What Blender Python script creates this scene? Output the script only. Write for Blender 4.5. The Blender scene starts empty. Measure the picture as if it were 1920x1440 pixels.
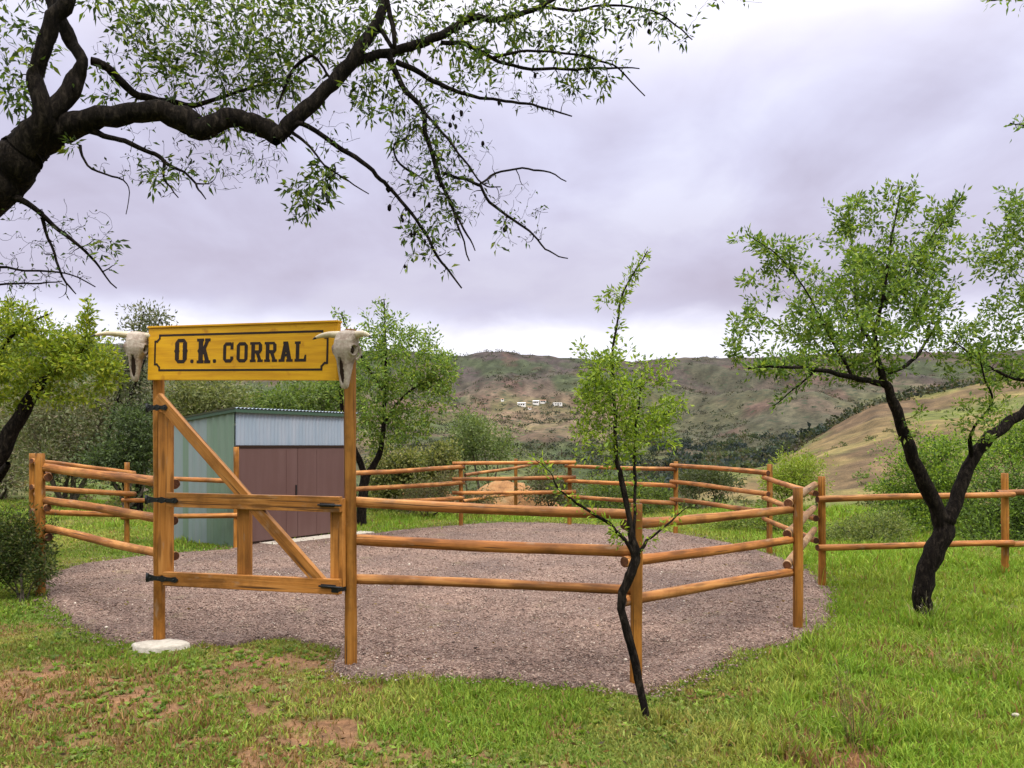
import bpy, bmesh, math, random
import numpy as np
from mathutils import Vector, Matrix
random.seed(7)
rng = np.random.default_rng(11)
S = bpy.context.scene
COL = S.collection
R = math.radians

# ------------------------------------------------------------------ camera, world, sun
FPX, CXP, CYP, CAMH = 1450.0, 960.0, 835.0, 1.7     # level camera with a risen lens: the uprights in the photo do not converge
PITCH = 0.0
cam_d = bpy.data.cameras.new('camera'); cam = bpy.data.objects.new('camera', cam_d); COL.objects.link(cam)
cam.location = (0, 0, CAMH); cam.rotation_euler = (math.pi / 2 + PITCH, 0, 0)
cam_d.sensor_width = 36; cam_d.lens = 36 * FPX / 1920; cam_d.shift_y = 115.0 / 1920; cam_d.clip_start = 0.05; cam_d.clip_end = 9000
S.camera = cam
S.view_settings.view_transform = 'Standard'; S.view_settings.look = 'None'
S.view_settings.exposure = 0.75; S.view_settings.gamma = 1; S.view_settings.use_curve_mapping = False

SUN_EL, SUN_AZ = R(58), R(150)          # azimuth clockwise from +Y
w = bpy.data.worlds.new('World'); S.world = w; w.use_nodes = True
nt = w.node_tree; nt.nodes.clear(); N = nt.nodes.new; LK = nt.links.new
def mth(nt, op, a, b=None, c=None, clamp=False):
    n = nt.nodes.new('ShaderNodeMath'); n.operation = op; n.use_clamp = clamp
    for i, v in enumerate((a, b, c)):
        if v is None: continue
        if isinstance(v, (int, float)): n.inputs[i].default_value = v
        else: nt.links.new(v, n.inputs[i])
    return n.outputs[0]
def ramp(nt, fac, stops, interp='LINEAR'):
    n = nt.nodes.new('ShaderNodeValToRGB'); cr = n.color_ramp; cr.interpolation = interp
    while len(cr.elements) > 1: cr.elements.remove(cr.elements[-1])
    cr.elements[0].position = stops[0][0]; cr.elements[0].color = (*stops[0][1], 1)
    for p, c in stops[1:]:
        e = cr.elements.new(p); e.color = (*c, 1)
    nt.links.new(fac, n.inputs[0]); return n.outputs[0]
def mixc(nt, fac, a, b, mode='MIX'):
    n = nt.nodes.new('ShaderNodeMix'); n.data_type = 'RGBA'; n.blend_type = mode
    for s, v in ((n.inputs[0], fac), (n.inputs[6], a), (n.inputs[7], b)):
        if isinstance(v, (int, float)): s.default_value = v
        elif isinstance(v, tuple): s.default_value = (*v, 1) if len(v) == 3 else v
        else: nt.links.new(v, s)
    return n.outputs[2]
def noise(nt, vec, scale, detail=4, rough=0.55, dist=0.0):
    n = nt.nodes.new('ShaderNodeTexNoise'); n.inputs['Scale'].default_value = scale
    n.inputs['Detail'].default_value = detail; n.inputs['Roughness'].default_value = rough
    n.inputs['Distortion'].default_value = dist
    if vec is not None: nt.links.new(vec, n.inputs['Vector'])
    return n.outputs['Fac']
def mapping(nt, vec, scale=(1, 1, 1), loc=(0, 0, 0)):
    n = nt.nodes.new('ShaderNodeMapping'); n.inputs['Scale'].default_value = scale
    n.inputs['Location'].default_value = loc; nt.links.new(vec, n.inputs['Vector']); return n.outputs[0]

sky = N('ShaderNodeTexSky'); sky.sky_type = 'NISHITA'; sky.sun_disc = False
sky.sun_elevation = SUN_EL; sky.sun_rotation = SUN_AZ
tc = N('ShaderNodeTexCoord'); sep = N('ShaderNodeSeparateXYZ'); LK(tc.outputs['Generated'], sep.inputs[0])
zz = mth(nt, 'MAXIMUM', sep.outputs[2], 0.0)
zden = mth(nt, 'ADD', zz, 0.42)
comb = N('ShaderNodeCombineXYZ')
LK(mth(nt, 'DIVIDE', sep.outputs[0], zden), comb.inputs[0]); LK(mth(nt, 'DIVIDE', sep.outputs[1], zden), comb.inputs[1])
n1 = noise(nt, mapping(nt, comb.outputs[0], (1.0, 1.0, 1), (3.1, 1.7, 0)), 1.7, 5, 0.5, 0.5)
n2 = noise(nt, mapping(nt, comb.outputs[0], (1.0, 1.0, 1), (9.1, 4.7, 0)), 4.2, 6, 0.55, 0.3)
cl = mth(nt, 'ADD', mth(nt, 'MULTIPLY', n1, 0.7), mth(nt, 'MULTIPLY', n2, 0.3))
ccol = ramp(nt, cl, [(0.36, (0.335, 0.31, 0.40)), (0.46, (0.41, 0.395, 0.51)), (0.54, (0.47, 0.465, 0.595)), (0.63, (0.545, 0.55, 0.665))])
# brighter cloud gap low over the hills, with a soft uneven lower edge of the cloud bank
zed = mth(nt, 'ADD', zz, mth(nt, 'MULTIPLY', mth(nt, 'SUBTRACT', n2, 0.5), 0.07))
low = ramp(nt, zed, [(0.0, (1, 1, 1)), (0.125, (1, 1, 1)), (0.175, (0, 0, 0))], 'EASE')
dark = ramp(nt, zed, [(0.14, (0, 0, 0)), (0.19, (1, 1, 1)), (0.36, (0, 0, 0))], 'EASE')
ccol = mixc(nt, mth(nt, 'MULTIPLY', dark, 0.5), ccol, (0.34, 0.295, 0.365))
ccol = mixc(nt, mth(nt, 'MULTIPLY', low, 0.9), ccol, (0.74, 0.73, 0.80))
# overcast: the cloud deck is brighter towards the zenith
zen = ramp(nt, zz, [(0.36, (0, 0, 0)), (0.9, (1, 1, 1))], 'EASE')
ccol = mixc(nt, zen, ccol, (2.6, 2.55, 2.5))
bg1 = N('ShaderNodeBackground'); LK(sky.outputs[0], bg1.inputs[0]); bg1.inputs[1].default_value = 0.05
bg2 = N('ShaderNodeBackground'); LK(ccol, bg2.inputs[0]); bg2.inputs[1].default_value = 1.0
mx = N('ShaderNodeMixShader'); mx.inputs[0].default_value = 0.92
LK(bg1.outputs[0], mx.inputs[1]); LK(bg2.outputs[0], mx.inputs[2])
wo = N('ShaderNodeOutputWorld'); LK(mx.outputs[0], wo.inputs[0])

sl = bpy.data.lights.new('sun', 'SUN'); sl.energy = 1.5; sl.angle = R(14); sl.color = (1, 0.95, 0.88)
so = bpy.data.objects.new('sun', sl); COL.objects.link(so)
sd = Vector((math.sin(SUN_AZ) * math.cos(SUN_EL), math.cos(SUN_AZ) * math.cos(SUN_EL), math.sin(SUN_EL)))
so.rotation_euler = sd.to_track_quat('Z', 'Y').to_euler(); so.location = sd * 50

# ------------------------------------------------------------------ measuring helpers
CT, ST = math.cos(PITCH), math.sin(PITCH)
def ray(px, py):
    x = (px - CXP) / FPX; u = (CYP - py) / FPX
    return Vector((x, CT - u * ST, ST + u * CT))
def P(px, py, Y):
    d = ray(px, py); t = Y / d.y
    return Vector((d.x * t, Y, CAMH + d.z * t))
def G(px, py, z=0.0):
    d = ray(px, py); t = (z - CAMH) / d.z
    return Vector((d.x * t, d.y * t, z))
def to_px(x, y):            # azimuth of a ground point, in photo pixels
    return CXP + FPX * x / np.maximum(y, 0.01) * CT

# ------------------------------------------------------------------ value noise in numpy
_perm = rng.random((256, 256))
def vnoise(x, y):
    x = np.asarray(x, float); y = np.asarray(y, float)
    xi = np.floor(x).astype(int); yi = np.floor(y).astype(int); fx = x - xi; fy = y - yi
    fx = fx * fx * (3 - 2 * fx); fy = fy * fy * (3 - 2 * fy)
    g = lambda a, b: _perm[a & 255, b & 255]
    return (g(xi, yi) * (1 - fx) + g(xi + 1, yi) * fx) * (1 - fy) + (g(xi, yi + 1) * (1 - fx) + g(xi + 1, yi + 1) * fx) * fy
def fbm(x, y, o=4):
    s = 0; a = 0.5; t = 0
    for i in range(o):
        s = s + a * vnoise(x * 2 ** i + 17.3 * i, y * 2 ** i + 5.1 * i); t += a; a *= 0.5
    return s / t

# ------------------------------------------------------------------ object helpers
def tag(o, label=None, cat=None, group=None, kind=None):
    if label: o['label'] = label
    if cat: o['category'] = cat
    if group: o['group'] = group
    if kind: o['kind'] = kind
    return o
def empty(name, loc, label, cat, group=None):
    o = bpy.data.objects.new(name, None); COL.objects.link(o); o.location = loc; o.empty_display_size = 0.2
    return tag(o, label, cat, group)
def link(name, me, mat, parent=None, M=None):
    o = bpy.data.objects.new(name, me); COL.objects.link(o)
    if mat is not None and not me.materials:
        me.materials.append(mat)
        if mat in (M_LOG, M_PALE, M_POST): me.materials.append(M_DEND)
    M = M or Matrix.Identity(4)
    if parent is not None:
        o.parent = parent
        chain = Matrix.Identity(4); p = parent
        while p is not None:
            chain = p.matrix_basis @ chain; p = p.parent
        M = chain.inverted() @ M
    o.matrix_basis = M
    return o
def np_mesh(name, verts, faces, col=None, smooth=None):
    """verts (n,3), faces (m,k) all with the same k"""
    verts = np.asarray(verts, np.float32); faces = np.asarray(faces, np.int32)
    me = bpy.data.meshes.new(name); me.vertices.add(len(verts)); me.vertices.foreach_set('co', verts.ravel())
    m, k = faces.shape
    me.loops.add(m * k); me.loops.foreach_set('vertex_index', faces.ravel())
    me.polygons.add(m); me.polygons.foreach_set('loop_start', np.arange(0, m * k, k, dtype=np.int32))
    me.polygons.foreach_set('loop_total', np.full(m, k, np.int32))
    if smooth is not None: me.polygons.foreach_set('use_smooth', np.full(m, smooth, bool))
    me.update(calc_edges=True)
    if col is not None:
        a = me.attributes.new('col', 'FLOAT_COLOR', 'POINT')
        c = np.ones((len(verts), 4), np.float32); c[:, :3] = col; a.data.foreach_set('color', c.ravel())
    return me
def bm_mesh(name, bm, smooth=False):
    me = bpy.data.meshes.new(name); bmesh.ops.recalc_face_normals(bm, faces=bm.faces); bm.to_mesh(me); bm.free()
    if smooth: me.polygons.foreach_set('use_smooth', [True] * len(me.polygons))
    return me
def box_bm(bm, x0, x1, y0, y1, z0, z1, bev=0.0):
    r = bmesh.ops.create_cube(bm, size=1.0)
    vs = r['verts']
    for v in vs: v.co = Vector(((x0 + x1) / 2 + v.co.x * (x1 - x0), (y0 + y1) / 2 + v.co.y * (y1 - y0), (z0 + z1) / 2 + v.co.z * (z1 - z0)))
    if bev > 0:
        es = list({e for v in vs for e in v.link_edges})
        bmesh.ops.bevel(bm, geom=es, offset=bev, segments=2, affect='EDGES', profile=0.6)
def frame(origin, xdir, up=Vector((0, 0, 1))):
    x = Vector(xdir).normalized(); y = up.cross(x)
    if y.length < 1e-4: y = Vector((0, 1, 0))
    y.normalize(); z = x.cross(y)
    M = Matrix((x, y, z)).transposed().to_4x4(); M.translation = origin
    return M

def tube_arrays(tubes, sides=6, cap=True):
    """tubes: list of (pts (n,3), radii (n)) -> verts, quads"""
    V = []; F = []; off = 0
    ang = np.arange(sides) / sides * 2 * np.pi; ca, sa = np.cos(ang), np.sin(ang)
    for pts, rad in tubes:
        pts = np.asarray(pts, float); rad = np.asarray(rad, float); n = len(pts)
        t = np.gradient(pts, axis=0); t /= np.maximum(np.linalg.norm(t, axis=1, keepdims=True), 1e-9)
        ref = np.array([0.31, 0.12, 0.94]) if abs(t[:, 2]).mean() < 0.8 else np.array([0.95, 0.3, 0.05])
        a = np.cross(t, ref); a /= np.maximum(np.linalg.norm(a, axis=1, keepdims=True), 1e-9); b = np.cross(t, a)
        ring = pts[:, None, :] + rad[:, None, None] * (a[:, None, :] * ca[None, :, None] + b[:, None, :] * sa[None, :, None])
        V.append(ring.reshape(-1, 3))
        i = np.arange(n - 1)[:, None] * sides; j = np.arange(sides)[None, :]; j2 = (j + 1) % sides
        q = np.stack([i + j, i + j2, i + sides + j2, i + sides + j], -1).reshape(-1, 4) + off
        F.append(q)
        off += n * sides
    return np.concatenate(V), np.concatenate(F)

def log_mesh(name, L, r0, r1, seed, sides=18, seg=None, bend=0.006):
    """round timber along local +X with capped, slightly chamfered ends"""
    rr = random.Random(seed); seg = seg or max(6, int(L / 0.12))
    bm = bmesh.new(); rings = []
    ph = [rr.uniform(0, 6.28) for _ in range(4)]
    xs = [0, 0.004] + [L * i / seg for i in range(1, seg)] + [L - 0.004, L]
    for k, x in enumerate(xs):
        t = x / L; r = r0 + (r1 - r0) * t
        r *= 1 + 0.025 * math.sin(7 * x + ph[0]) + 0.015 * math.sin(17 * x + ph[1])
        if k in (0, len(xs) - 1): r *= 0.92
        oy = bend * math.sin(2.3 * x + ph[2]) ; oz = bend * math.sin(1.9 * x + ph[3])
        ring = []
        for s in range(sides):
            a = s / sides * 2 * math.pi
            q = r * (1 + 0.02 * math.sin(2 * a + ph[1] + x) + 0.012 * math.sin(5 * a + 3 * x))
            ring.append(bm.verts.new((x, oy + q * math.cos(a), oz + q * math.sin(a))))
        rings.append(ring)
    for A, B in zip(rings[:-1], rings[1:]):
        for s in range(sides):
            f = bm.faces.new((A[s], A[(s + 1) % sides], B[(s + 1) % sides], B[s])); f.smooth = True
    for rg in (rings[0], rings[-1]): bm.faces.new(rg).material_index = 1
    return bm_mesh(name, bm)

# ------------------------------------------------------------------ materials
def mat_new(name):
    m = bpy.data.materials.new(name); m.use_nodes = True; nt = m.node_tree; nt.nodes.clear()
    out = nt.nodes.new('ShaderNodeOutputMaterial'); b = nt.nodes.new('ShaderNodeBsdfPrincipled')
    nt.links.new(b.outputs[0], out.inputs[0]); return m, nt, b, out
def setc(nt, b, v, rough=0.8, spec=0.3):
    if isinstance(v, tuple): b.inputs['Base Color'].default_value = (*v, 1)
    else: nt.links.new(v, b.inputs['Base Color'])
    b.inputs['Roughness'].default_value = rough; b.inputs['Specular IOR Level'].default_value = spec
def bump(nt, b, h, strength=0.5, dist=0.01):
    n = nt.nodes.new('ShaderNodeBump'); n.inputs['Strength'].default_value = strength; n.inputs['Distance'].default_value = dist
    nt.links.new(h, n.inputs['Height']); nt.links.new(n.outputs[0], b.inputs['Normal'])
def coords(nt, kind='Object'):
    return nt.nodes.new('ShaderNodeTexCoord').outputs[kind]

def wood_mat(name, dark, mid, light, rough=0.5, grain=(1.6, 34, 34), knots=True):
    m, nt, b, _ = mat_new(name); oc = coords(nt)
    oi = nt.nodes.new('ShaderNodeObjectInfo')
    off = nt.nodes.new('ShaderNodeVectorMath'); off.operation = 'ADD'
    cx = nt.nodes.new('ShaderNodeCombineXYZ'); r10 = mth(nt, 'MULTIPLY', oi.outputs['Random'], 23.0)
    nt.links.new(r10, cx.inputs[0]); nt.links.new(r10, cx.inputs[1]); nt.links.new(oc, off.inputs[0]); nt.links.new(cx.outputs[0], off.inputs[1])
    v = off.outputs[0]
    g = noise(nt, mapping(nt, v, grain), 1.0, 6, 0.6, 0.6)
    big = noise(nt, mapping(nt, v, (1.1, 5, 5)), 1.0, 3, 0.5)
    f = mth(nt, 'ADD', mth(nt, 'MULTIPLY', g, 0.65), mth(nt, 'MULTIPLY', big, 0.45))
    c = ramp(nt, f, [(0.34, dark), (0.52, mid), (0.7, light)])
    if knots:
        vo = nt.nodes.new('ShaderNodeTexVoronoi'); vo.inputs['Scale'].default_value = 1.0
        nt.links.new(mapping(nt, v, (1.9, 11, 11)), vo.inputs['Vector'])
        k = ramp(nt, vo.outputs['Distance'], [(0.0, (1, 1, 1)), (0.16, (0.95, 0.95, 0.95)), (0.27, (0, 0, 0))])
        c = mixc(nt, mth(nt, 'MULTIPLY', k, 0.6), c, tuple(x * 0.35 for x in dark))
    # dark drying cracks along the grain, and weather stains
    cr = noise(nt, mapping(nt, v, (0.9, 55, 55)), 1.0, 2, 0.5, 0.2)
    ck = ramp(nt, cr, [(0.32, (1, 1, 1)), (0.37, (0, 0, 0))])
    c = mixc(nt, mth(nt, 'MULTIPLY', ck, 0.85), c, (0.035, 0.014, 0.006))
    st = noise(nt, mapping(nt, v, (2.6, 4, 4)), 1.0, 5, 0.65)
    c = mixc(nt, ramp(nt, st, [(0.46, (0, 0, 0)), (0.66, (0.8, 0.8, 0.8))]), c, tuple(x * 0.42 for x in mid))
    sg = noise(nt, mapping(nt, v, (5, 16, 16), (3, 1, 2)), 1.0, 4, 0.6)
    c = mixc(nt, ramp(nt, sg, [(0.6, (0, 0, 0)), (0.72, (0.45, 0.45, 0.45))]), c, (0.30, 0.22, 0.15))
    c = mixc(nt, 1.0, c, ramp(nt, oi.outputs['Random'], [(0, (0.82, 0.82, 0.84)), (1, (1.12, 1.08, 1.05))]), 'MULTIPLY')
    setc(nt, b, c, rough + .1, 0.25); bump(nt, b, mth(nt, 'ADD', g, mth(nt, 'MULTIPLY', cr, 0.9)), 0.6, 0.006)
    return m
M_LOG = wood_mat('varnished_log', (0.12, 0.042, 0.010), (0.33, 0.126, 0.031), (0.56, 0.27, 0.08))
M_POST = wood_mat('varnished_post', (0.12, 0.048, 0.008), (0.28, 0.112, 0.016), (0.42, 0.19, 0.034))
M_PLANK = wood_mat('varnished_plank', (0.16, 0.06, 0.011), (0.35, 0.142, 0.026), (0.50, 0.235, 0.062), grain=(1.2, 26, 26))
M_PALE = wood_mat('weathered_log', (0.16, 0.07, 0.025), (0.30, 0.165, 0.07), (0.44, 0.30, 0.17))
M_DEND = wood_mat('log_end', (0.035, 0.012, 0.006), (0.075, 0.027, 0.012), (0.13, 0.05, 0.02), knots=False)

m, nt, b, _ = mat_new('yellow_sign_paint'); oc = coords(nt)
g = noise(nt, mapping(nt, oc, (2, 1, 30)), 1.0, 5, 0.6, 0.4)
c = ramp(nt, g, [(0.35, (0.54, 0.255, 0.006)), (0.6, (0.68, 0.36, 0.008))])
st = noise(nt, oc, 9, 4, 0.6)
c = mixc(nt, ramp(nt, st, [(0.62, (0, 0, 0)), (0.72, (0.55, 0.55, 0.55))]), c, (0.36, 0.12, 0.01))
setc(nt, b, c, 0.55, 0.3); bump(nt, b, g, 0.2, 0.003); M_SIGN = m
m, nt, b, _ = mat_new('black_paint'); setc(nt, b, ramp(nt, noise(nt, coords(nt), 30), [(0.3, (0.010, 0.005, 0.004)), (0.7, (0.026, 0.012, 0.009))]), 0.6, 0.3); M_BLACK = m
m, nt, b, _ = mat_new('black_iron'); setc(nt, b, (0.018, 0.02, 0.022), 0.5, 0.5); b.inputs['Metallic'].default_value = 0.6; M_IRON = m
m, nt, b, _ = mat_new('bone'); oc = coords(nt)
f = noise(nt, oc, 14, 6, 0.65, 0.3)
c = ramp(nt, f, [(0.3, (0.16, 0.11, 0.085)), (0.48, (0.33, 0.27, 0.22)), (0.65, (0.47, 0.41, 0.35))])
c = mixc(nt, ramp(nt, noise(nt, mapping(nt, oc, (30, 30, 6)), 1, 4, 0.7), [(0.5, (0, 0, 0)), (0.7, (0.5, 0.5, 0.5))]), c, (0.24, 0.19, 0.15))
setc(nt, b, c, 0.85, 0.2); bump(nt, b, f, 0.6, 0.006); M_BONE = m
m, nt, b, _ = mat_new('horn'); oc = coords(nt)
c = ramp(nt, noise(nt, mapping(nt, oc, (6, 20, 20)), 1, 4, 0.6), [(0.3, (0.34, 0.26, 0.15)), (0.7, (0.66, 0.58, 0.42))])
setc(nt, b, c, 0.5, 0.4); M_HORN = m
m, nt, b, _ = mat_new('horn_tip'); setc(nt, b, (0.03, 0.028, 0.025), 0.45, 0.4); M_TIP = m
m, nt, b, _ = mat_new('dark_fill'); setc(nt, b, (0.03, 0.018, 0.013), 0.95, 0.1); M_DARK = m  # stands in for shade inside the skull hollows; also colours lintel and sill
m, nt, b, _ = mat_new('bark'); oc = coords(nt)
f = noise(nt, mapping(nt, oc, (11, 11, 4)), 3, 7, 0.72, 0.6)
c = ramp(nt, f, [(0.36, (0.003, 0.002, 0.002)), (0.52, (0.012, 0.009, 0.007)), (0.66, (0.04, 0.031, 0.024)), (0.8, (0.09, 0.075, 0.06))])
setc(nt, b, c, 0.95, 0.1); bump(nt, b, f, 1.0, 0.03); M_BARK = m
m, nt, b, _ = mat_new('grey_bark'); oc = coords(nt)
setc(nt, b, ramp(nt, noise(nt, oc, 20, 5), [(0.35, (0.05, 0.04, 0.03)), (0.7, (0.15, 0.125, 0.10))]), 0.95, 0.1); M_GBARK = m
m, nt, b, _ = mat_new('concrete'); oc = coords(nt)
f = noise(nt, oc, 25, 6, 0.7)
setc(nt, b, ramp(nt, f, [(0.3, (0.30, 0.265, 0.215)), (0.7, (0.50, 0.46, 0.39))]), 0.9, 0.2); bump(nt, b, f, 0.7, 0.01); M_CONC = m

def metal_sheet(name, base, stain, streak=0.5, rough=0.45):
    m, nt, b, _ = mat_new(name); oc = coords(nt)
    a = noise(nt, mapping(nt, oc, (7, 7, 0.7)), 1, 5, 0.65); d = noise(nt, oc, 3.0, 5, 0.6)
    c = mixc(nt, mth(nt, 'MULTIPLY', ramp(nt, a, [(0.42, (0, 0, 0)), (0.7, (1, 1, 1))]), streak), base, stain)
    c = mixc(nt, mth(nt, 'MULTIPLY', d, 0.3), c, tuple(x * 0.6 for x in base))
    setc(nt, b, c, rough, 0.4); return m
M_ZINC = metal_sheet('zinc_sheet', (0.25, 0.31, 0.38), (0.36, 0.38, 0.43), 0.7, 0.6)
M_GREENS = metal_sheet('green_painted_sheet', (0.13, 0.20, 0.15), (0.18, 0.225, 0.20), 0.5)
M_PALEB = metal_sheet('pale_blue_sheet', (0.19, 0.25, 0.255), (0.24, 0.25, 0.28), 0.6)
M_DOOR = metal_sheet('brown_painted_door', (0.105, 0.055, 0.048), (0.14, 0.082, 0.075), 0.5, 0.5)
M_FRAMEG = metal_sheet('dark_green_trim', (0.04, 0.085, 0.055), (0.07, 0.09, 0.07), 0.4)

def foliage_mat(name, trans=0.35, rough=0.6, spec=0.25):
    m, nt, b, out = mat_new(name)
    at = nt.nodes.new('ShaderNodeAttribute'); at.attribute_name = 'col'
    setc(nt, b, at.outputs['Color'], rough, spec)
    tr = nt.nodes.new('ShaderNodeBsdfTranslucent')
    nt.links.new(mixc(nt, 1.0, at.outputs['Color'], (1.15, 1.2, 0.6), 'MULTIPLY'), tr.inputs[0])
    ms = nt.nodes.new('ShaderNodeMixShader'); ms.inputs[0].default_value = trans
    nt.links.new(b.outputs[0], ms.inputs[1]); nt.links.new(tr.outputs[0], ms.inputs[2]); nt.links.new(ms.outputs[0], out.inputs[0])
    return m
M_LEAF = foliage_mat('leaf', 0.38)
M_GRASS = foliage_mat('grass_blade', 0.3, 0.7, 0.15)
m, nt, b, _ = mat_new('pebble'); at = nt.nodes.new('ShaderNodeAttribute'); at.attribute_name = 'col'
setc(nt, b, at.outputs['Color'], 0.85, 0.25); M_PEB = m

# ------------------------------------------------------------------ terrain
def sstep(a, b, x): t = np.clip((x - a) / (b - a), 0, 1); return t * t * (3 - 2 * t)
SKY_PX = [-4000, 0, 250, 450, 700, 830, 870, 905, 950, 1000, 1080, 1180, 1280, 1400, 1550, 1920, 6000]
SKY_PY = [620, 640, 643, 652, 657, 663, 664, 659, 660, 664, 671, 674, 670, 668, 664, 655, 640]
CR_PX = [1180, 1260, 1350, 1450, 1520, 1580, 1640, 1780, 1920, 2600, 5000]
CR_PY = [960, 905, 884, 866, 822, 790, 762, 735, 700, 640, 600]
def terrain(x, y):
    x = np.asarray(x, float); y = np.asarray(y, float)
    r = np.hypot(x, y); Y = np.where(y > 0, np.maximum(y, r * 0.35), r * 0.35) ; Y = np.where(y > 0, Y, r)
    px = CXP + FPX * x / np.maximum(Y, 1e-3)
    px = np.where(y > 0, px, 960)
    E = (835 - np.interp(px, SKY_PX, SKY_PY)) / FPX
    k = E / 0.12
    left = sstep(800, 300, px)
    hn = np.interp(Y, [0, 20, 26, 40, 100, 200, 300], [0, 0, -0.5, -3.0, -12, -9, -3.5])
    hl = np.interp(Y, [0, 30, 40, 60, 100, 200, 300], [0, 0, 0.0, -1.0, -8, -8, -3.5])
    hn = hn * (1 - left) + hl * left
    hf = np.interp(Y, [300, 420, 500, 700, 900, 1100, 3500], [-3.5, 9, 20.5, 60, 900 * 0.12 + 1.7, 96, 60]) * k
    h = np.where(Y < 300, hn, hf + (1 - k) * -3.5 * (Y < 420))
    # gullies and spurs on the far slopes
    amp = np.interp(Y, [60, 200, 400, 760, 900, 1200], [0, 5, 18, 20, 0, 0])
    h = h + amp * (fbm(x / 95 + 3, Y / 170 + 1, 4) - 0.5) * 2.0
    h = h + np.interp(Y, [80, 160, 500, 900, 1000], [0, 1.0, 3.2, 2.0, 2]) * (fbm(x / 14 + 2, Y / 24 + 8, 3) - 0.5) * 2
    h = h + np.interp(Y, [820, 900, 1000], [0, 5, 8]) * (fbm(x / 60, Y / 300 + 9, 3) - 0.5)
    # near dry hill on the right
    Ec = (835 - np.interp(px, CR_PX, CR_PY)) / FPX
    Hc = CAMH + Ec * 160
    s = np.interp(Y, [26, 34, 60, 100, 160, 215, 330, 600], [0.0, -0.02, 0.12, 0.46, 1.0, 0.75, -0.6, -2.0])
    low0 = np.interp(Y, [0, 18, 26, 40, 70], [0, 0, -0.6, -2.4, -2.4])
    hh = np.where(Hc > 0, Hc * s, Hc * np.abs(s)) + low0 * (1 - np.clip(s, 0, 1))
    hh = hh + np.interp(Y, [40, 80, 150, 165, 220], [0, 1.2, 2.0, 0.5, 0.3]) * (fbm(x / 22, Y / 30, 3) - 0.5) * 2 + np.interp(Y, [35, 60, 160], [0, .3, .7]) * (fbm(x / 3.5, Y / 6, 3) - .5) * 2
    wr = sstep(1180, 1330, px) * (Y > 18)
    hh = np.where(wr > 0, hh * wr + (1 - wr) * np.minimum(h, hh), -999)
    h = np.where(px > 1180, np.maximum(h, np.where(Y > 26, hh, -999)), h)
    # small unevenness of the meadow
    near = np.clip(1 - r / 45, 0, 1)
    h = h + near * (0.03 * (fbm(x * 1.3, y * 1.3, 3) - 0.5) - 0.012)
    return h
def hit(px, py, Y0=60, Y1=1000):
    prev = None
    for Y in np.linspace(Y0, Y1, 1200):
        p = P(px, py, Y)
        if p.z < float(terrain(p.x, p.y)): return p
    return P(px, py, Y1)

GRAV = [(88, 1085), (150, 1060), (230, 1048), (310, 1040), (420, 1033), (475, 1022), (560, 1011), (640, 1003), (700, 1001), (780, 992), (860, 986),
        (930, 981), (1000, 981), (1090, 984), (1180, 989), (1260, 1000), (1330, 1012), (1400, 1028), (1450, 1043), (1500, 1065), (1535, 1090), (1552, 1120),
        (1550, 1160), (1528, 1188), (1470, 1204), (1410, 1216), (1350, 1240), (1300, 1262), (1250, 1280), (1200, 1296), (1140, 1290), (1060, 1283), (1000, 1281), (930, 1270),
        (870, 1272), (800, 1264), (740, 1268), (690, 1272), (650, 1270), (622, 1258), (640, 1232), (640, 1214), (600, 1206), (540, 1197), (490, 1198), (430, 1212), (380, 1210), (330, 1212), (270, 1210),
        (215, 1199), (170, 1180), (130, 1152), (95, 1122), (78, 1100)]
GC = Vector((-0.4, 9.3, 0))
gp = np.array([G(*q)[:2] for q in GRAV])
ga = np.arctan2(gp[:, 1] - GC.y, gp[:, 0] - GC.x); gr = np.hypot(gp[:, 0] - GC.x, gp[:, 1] - GC.y)
o_ = np.argsort(ga); ga, gr = ga[o_], gr[o_]
def grav_r(a): return np.interp(a, np.concatenate([ga - 2 * np.pi, ga, ga + 2 * np.pi]), np.tile(gr, 3))
def grav_t(x, y):           # 1 on the gravel's edge, <1 inside
    dx, dy = np.asarray(x) - GC.x, np.asarray(y) - GC.y
    return np.hypot(dx, dy) / grav_r(np.arctan2(dy, dx))
# bare soil patches in the meadow: photo position, half width and half depth in metres, strength
BARE = [(40, 1310, .55, .35, 1), (215, 1285, .35, .12, .9), (60, 1250, .35, .2, .6), (560, 1245, .75, .16, .9), (430, 1218, .22, .1, .8), (225, 1360, .4, .2, .2), (330, 1265, .45, .13, .9),
        (500, 1225, .45, .14, .85), (470, 1290, .4, .12, .5), (290, 1315, .3, .1, .9), (640, 1255, .2, .1, .7), (110, 1320, .5, .1, .9), (570, 1375, .16, .12, .9), (470, 1325, .13, .06, .9), (650, 1375, .16, .12, .9), (180, 1360, .10, .1, .8),
        (365, 1390, .12, .07, .8), (870, 1405, .11, .16, 1), (190, 1400, .2, .1, .5), (1590, 1340, .25, .2, .5), (1580, 1430, .2, .12, .8), (1700, 1355, .12, .06, .8), (1420, 1425, .2, .08, .7),
        (1500, 1400, .25, .14, .6), (1320, 1305, .22, .08, .6), (1760, 1230, .6, .3, .35), (1900, 1345, .16, .06, .7), (640, 1420, .2, .08, .5), (1050, 1420, .2, .1, .35), (150, 1240, .3, .12, .6), (90, 1390, .25, .1, .5), (420, 1260, .3, .1, .8), (610, 1300, .2, .1, .5), (260, 1345, .3, .1, .8), (750, 1395, .2, .1, .5), (520, 1420, .25, .08, .6), (1010, 1360, .15, .06, .4), (30, 1180, .3, .15, .4)]
BW = [(G(a, b_), c_, d_, e_) for a, b_, c_, d_, e_ in BARE]
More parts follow.
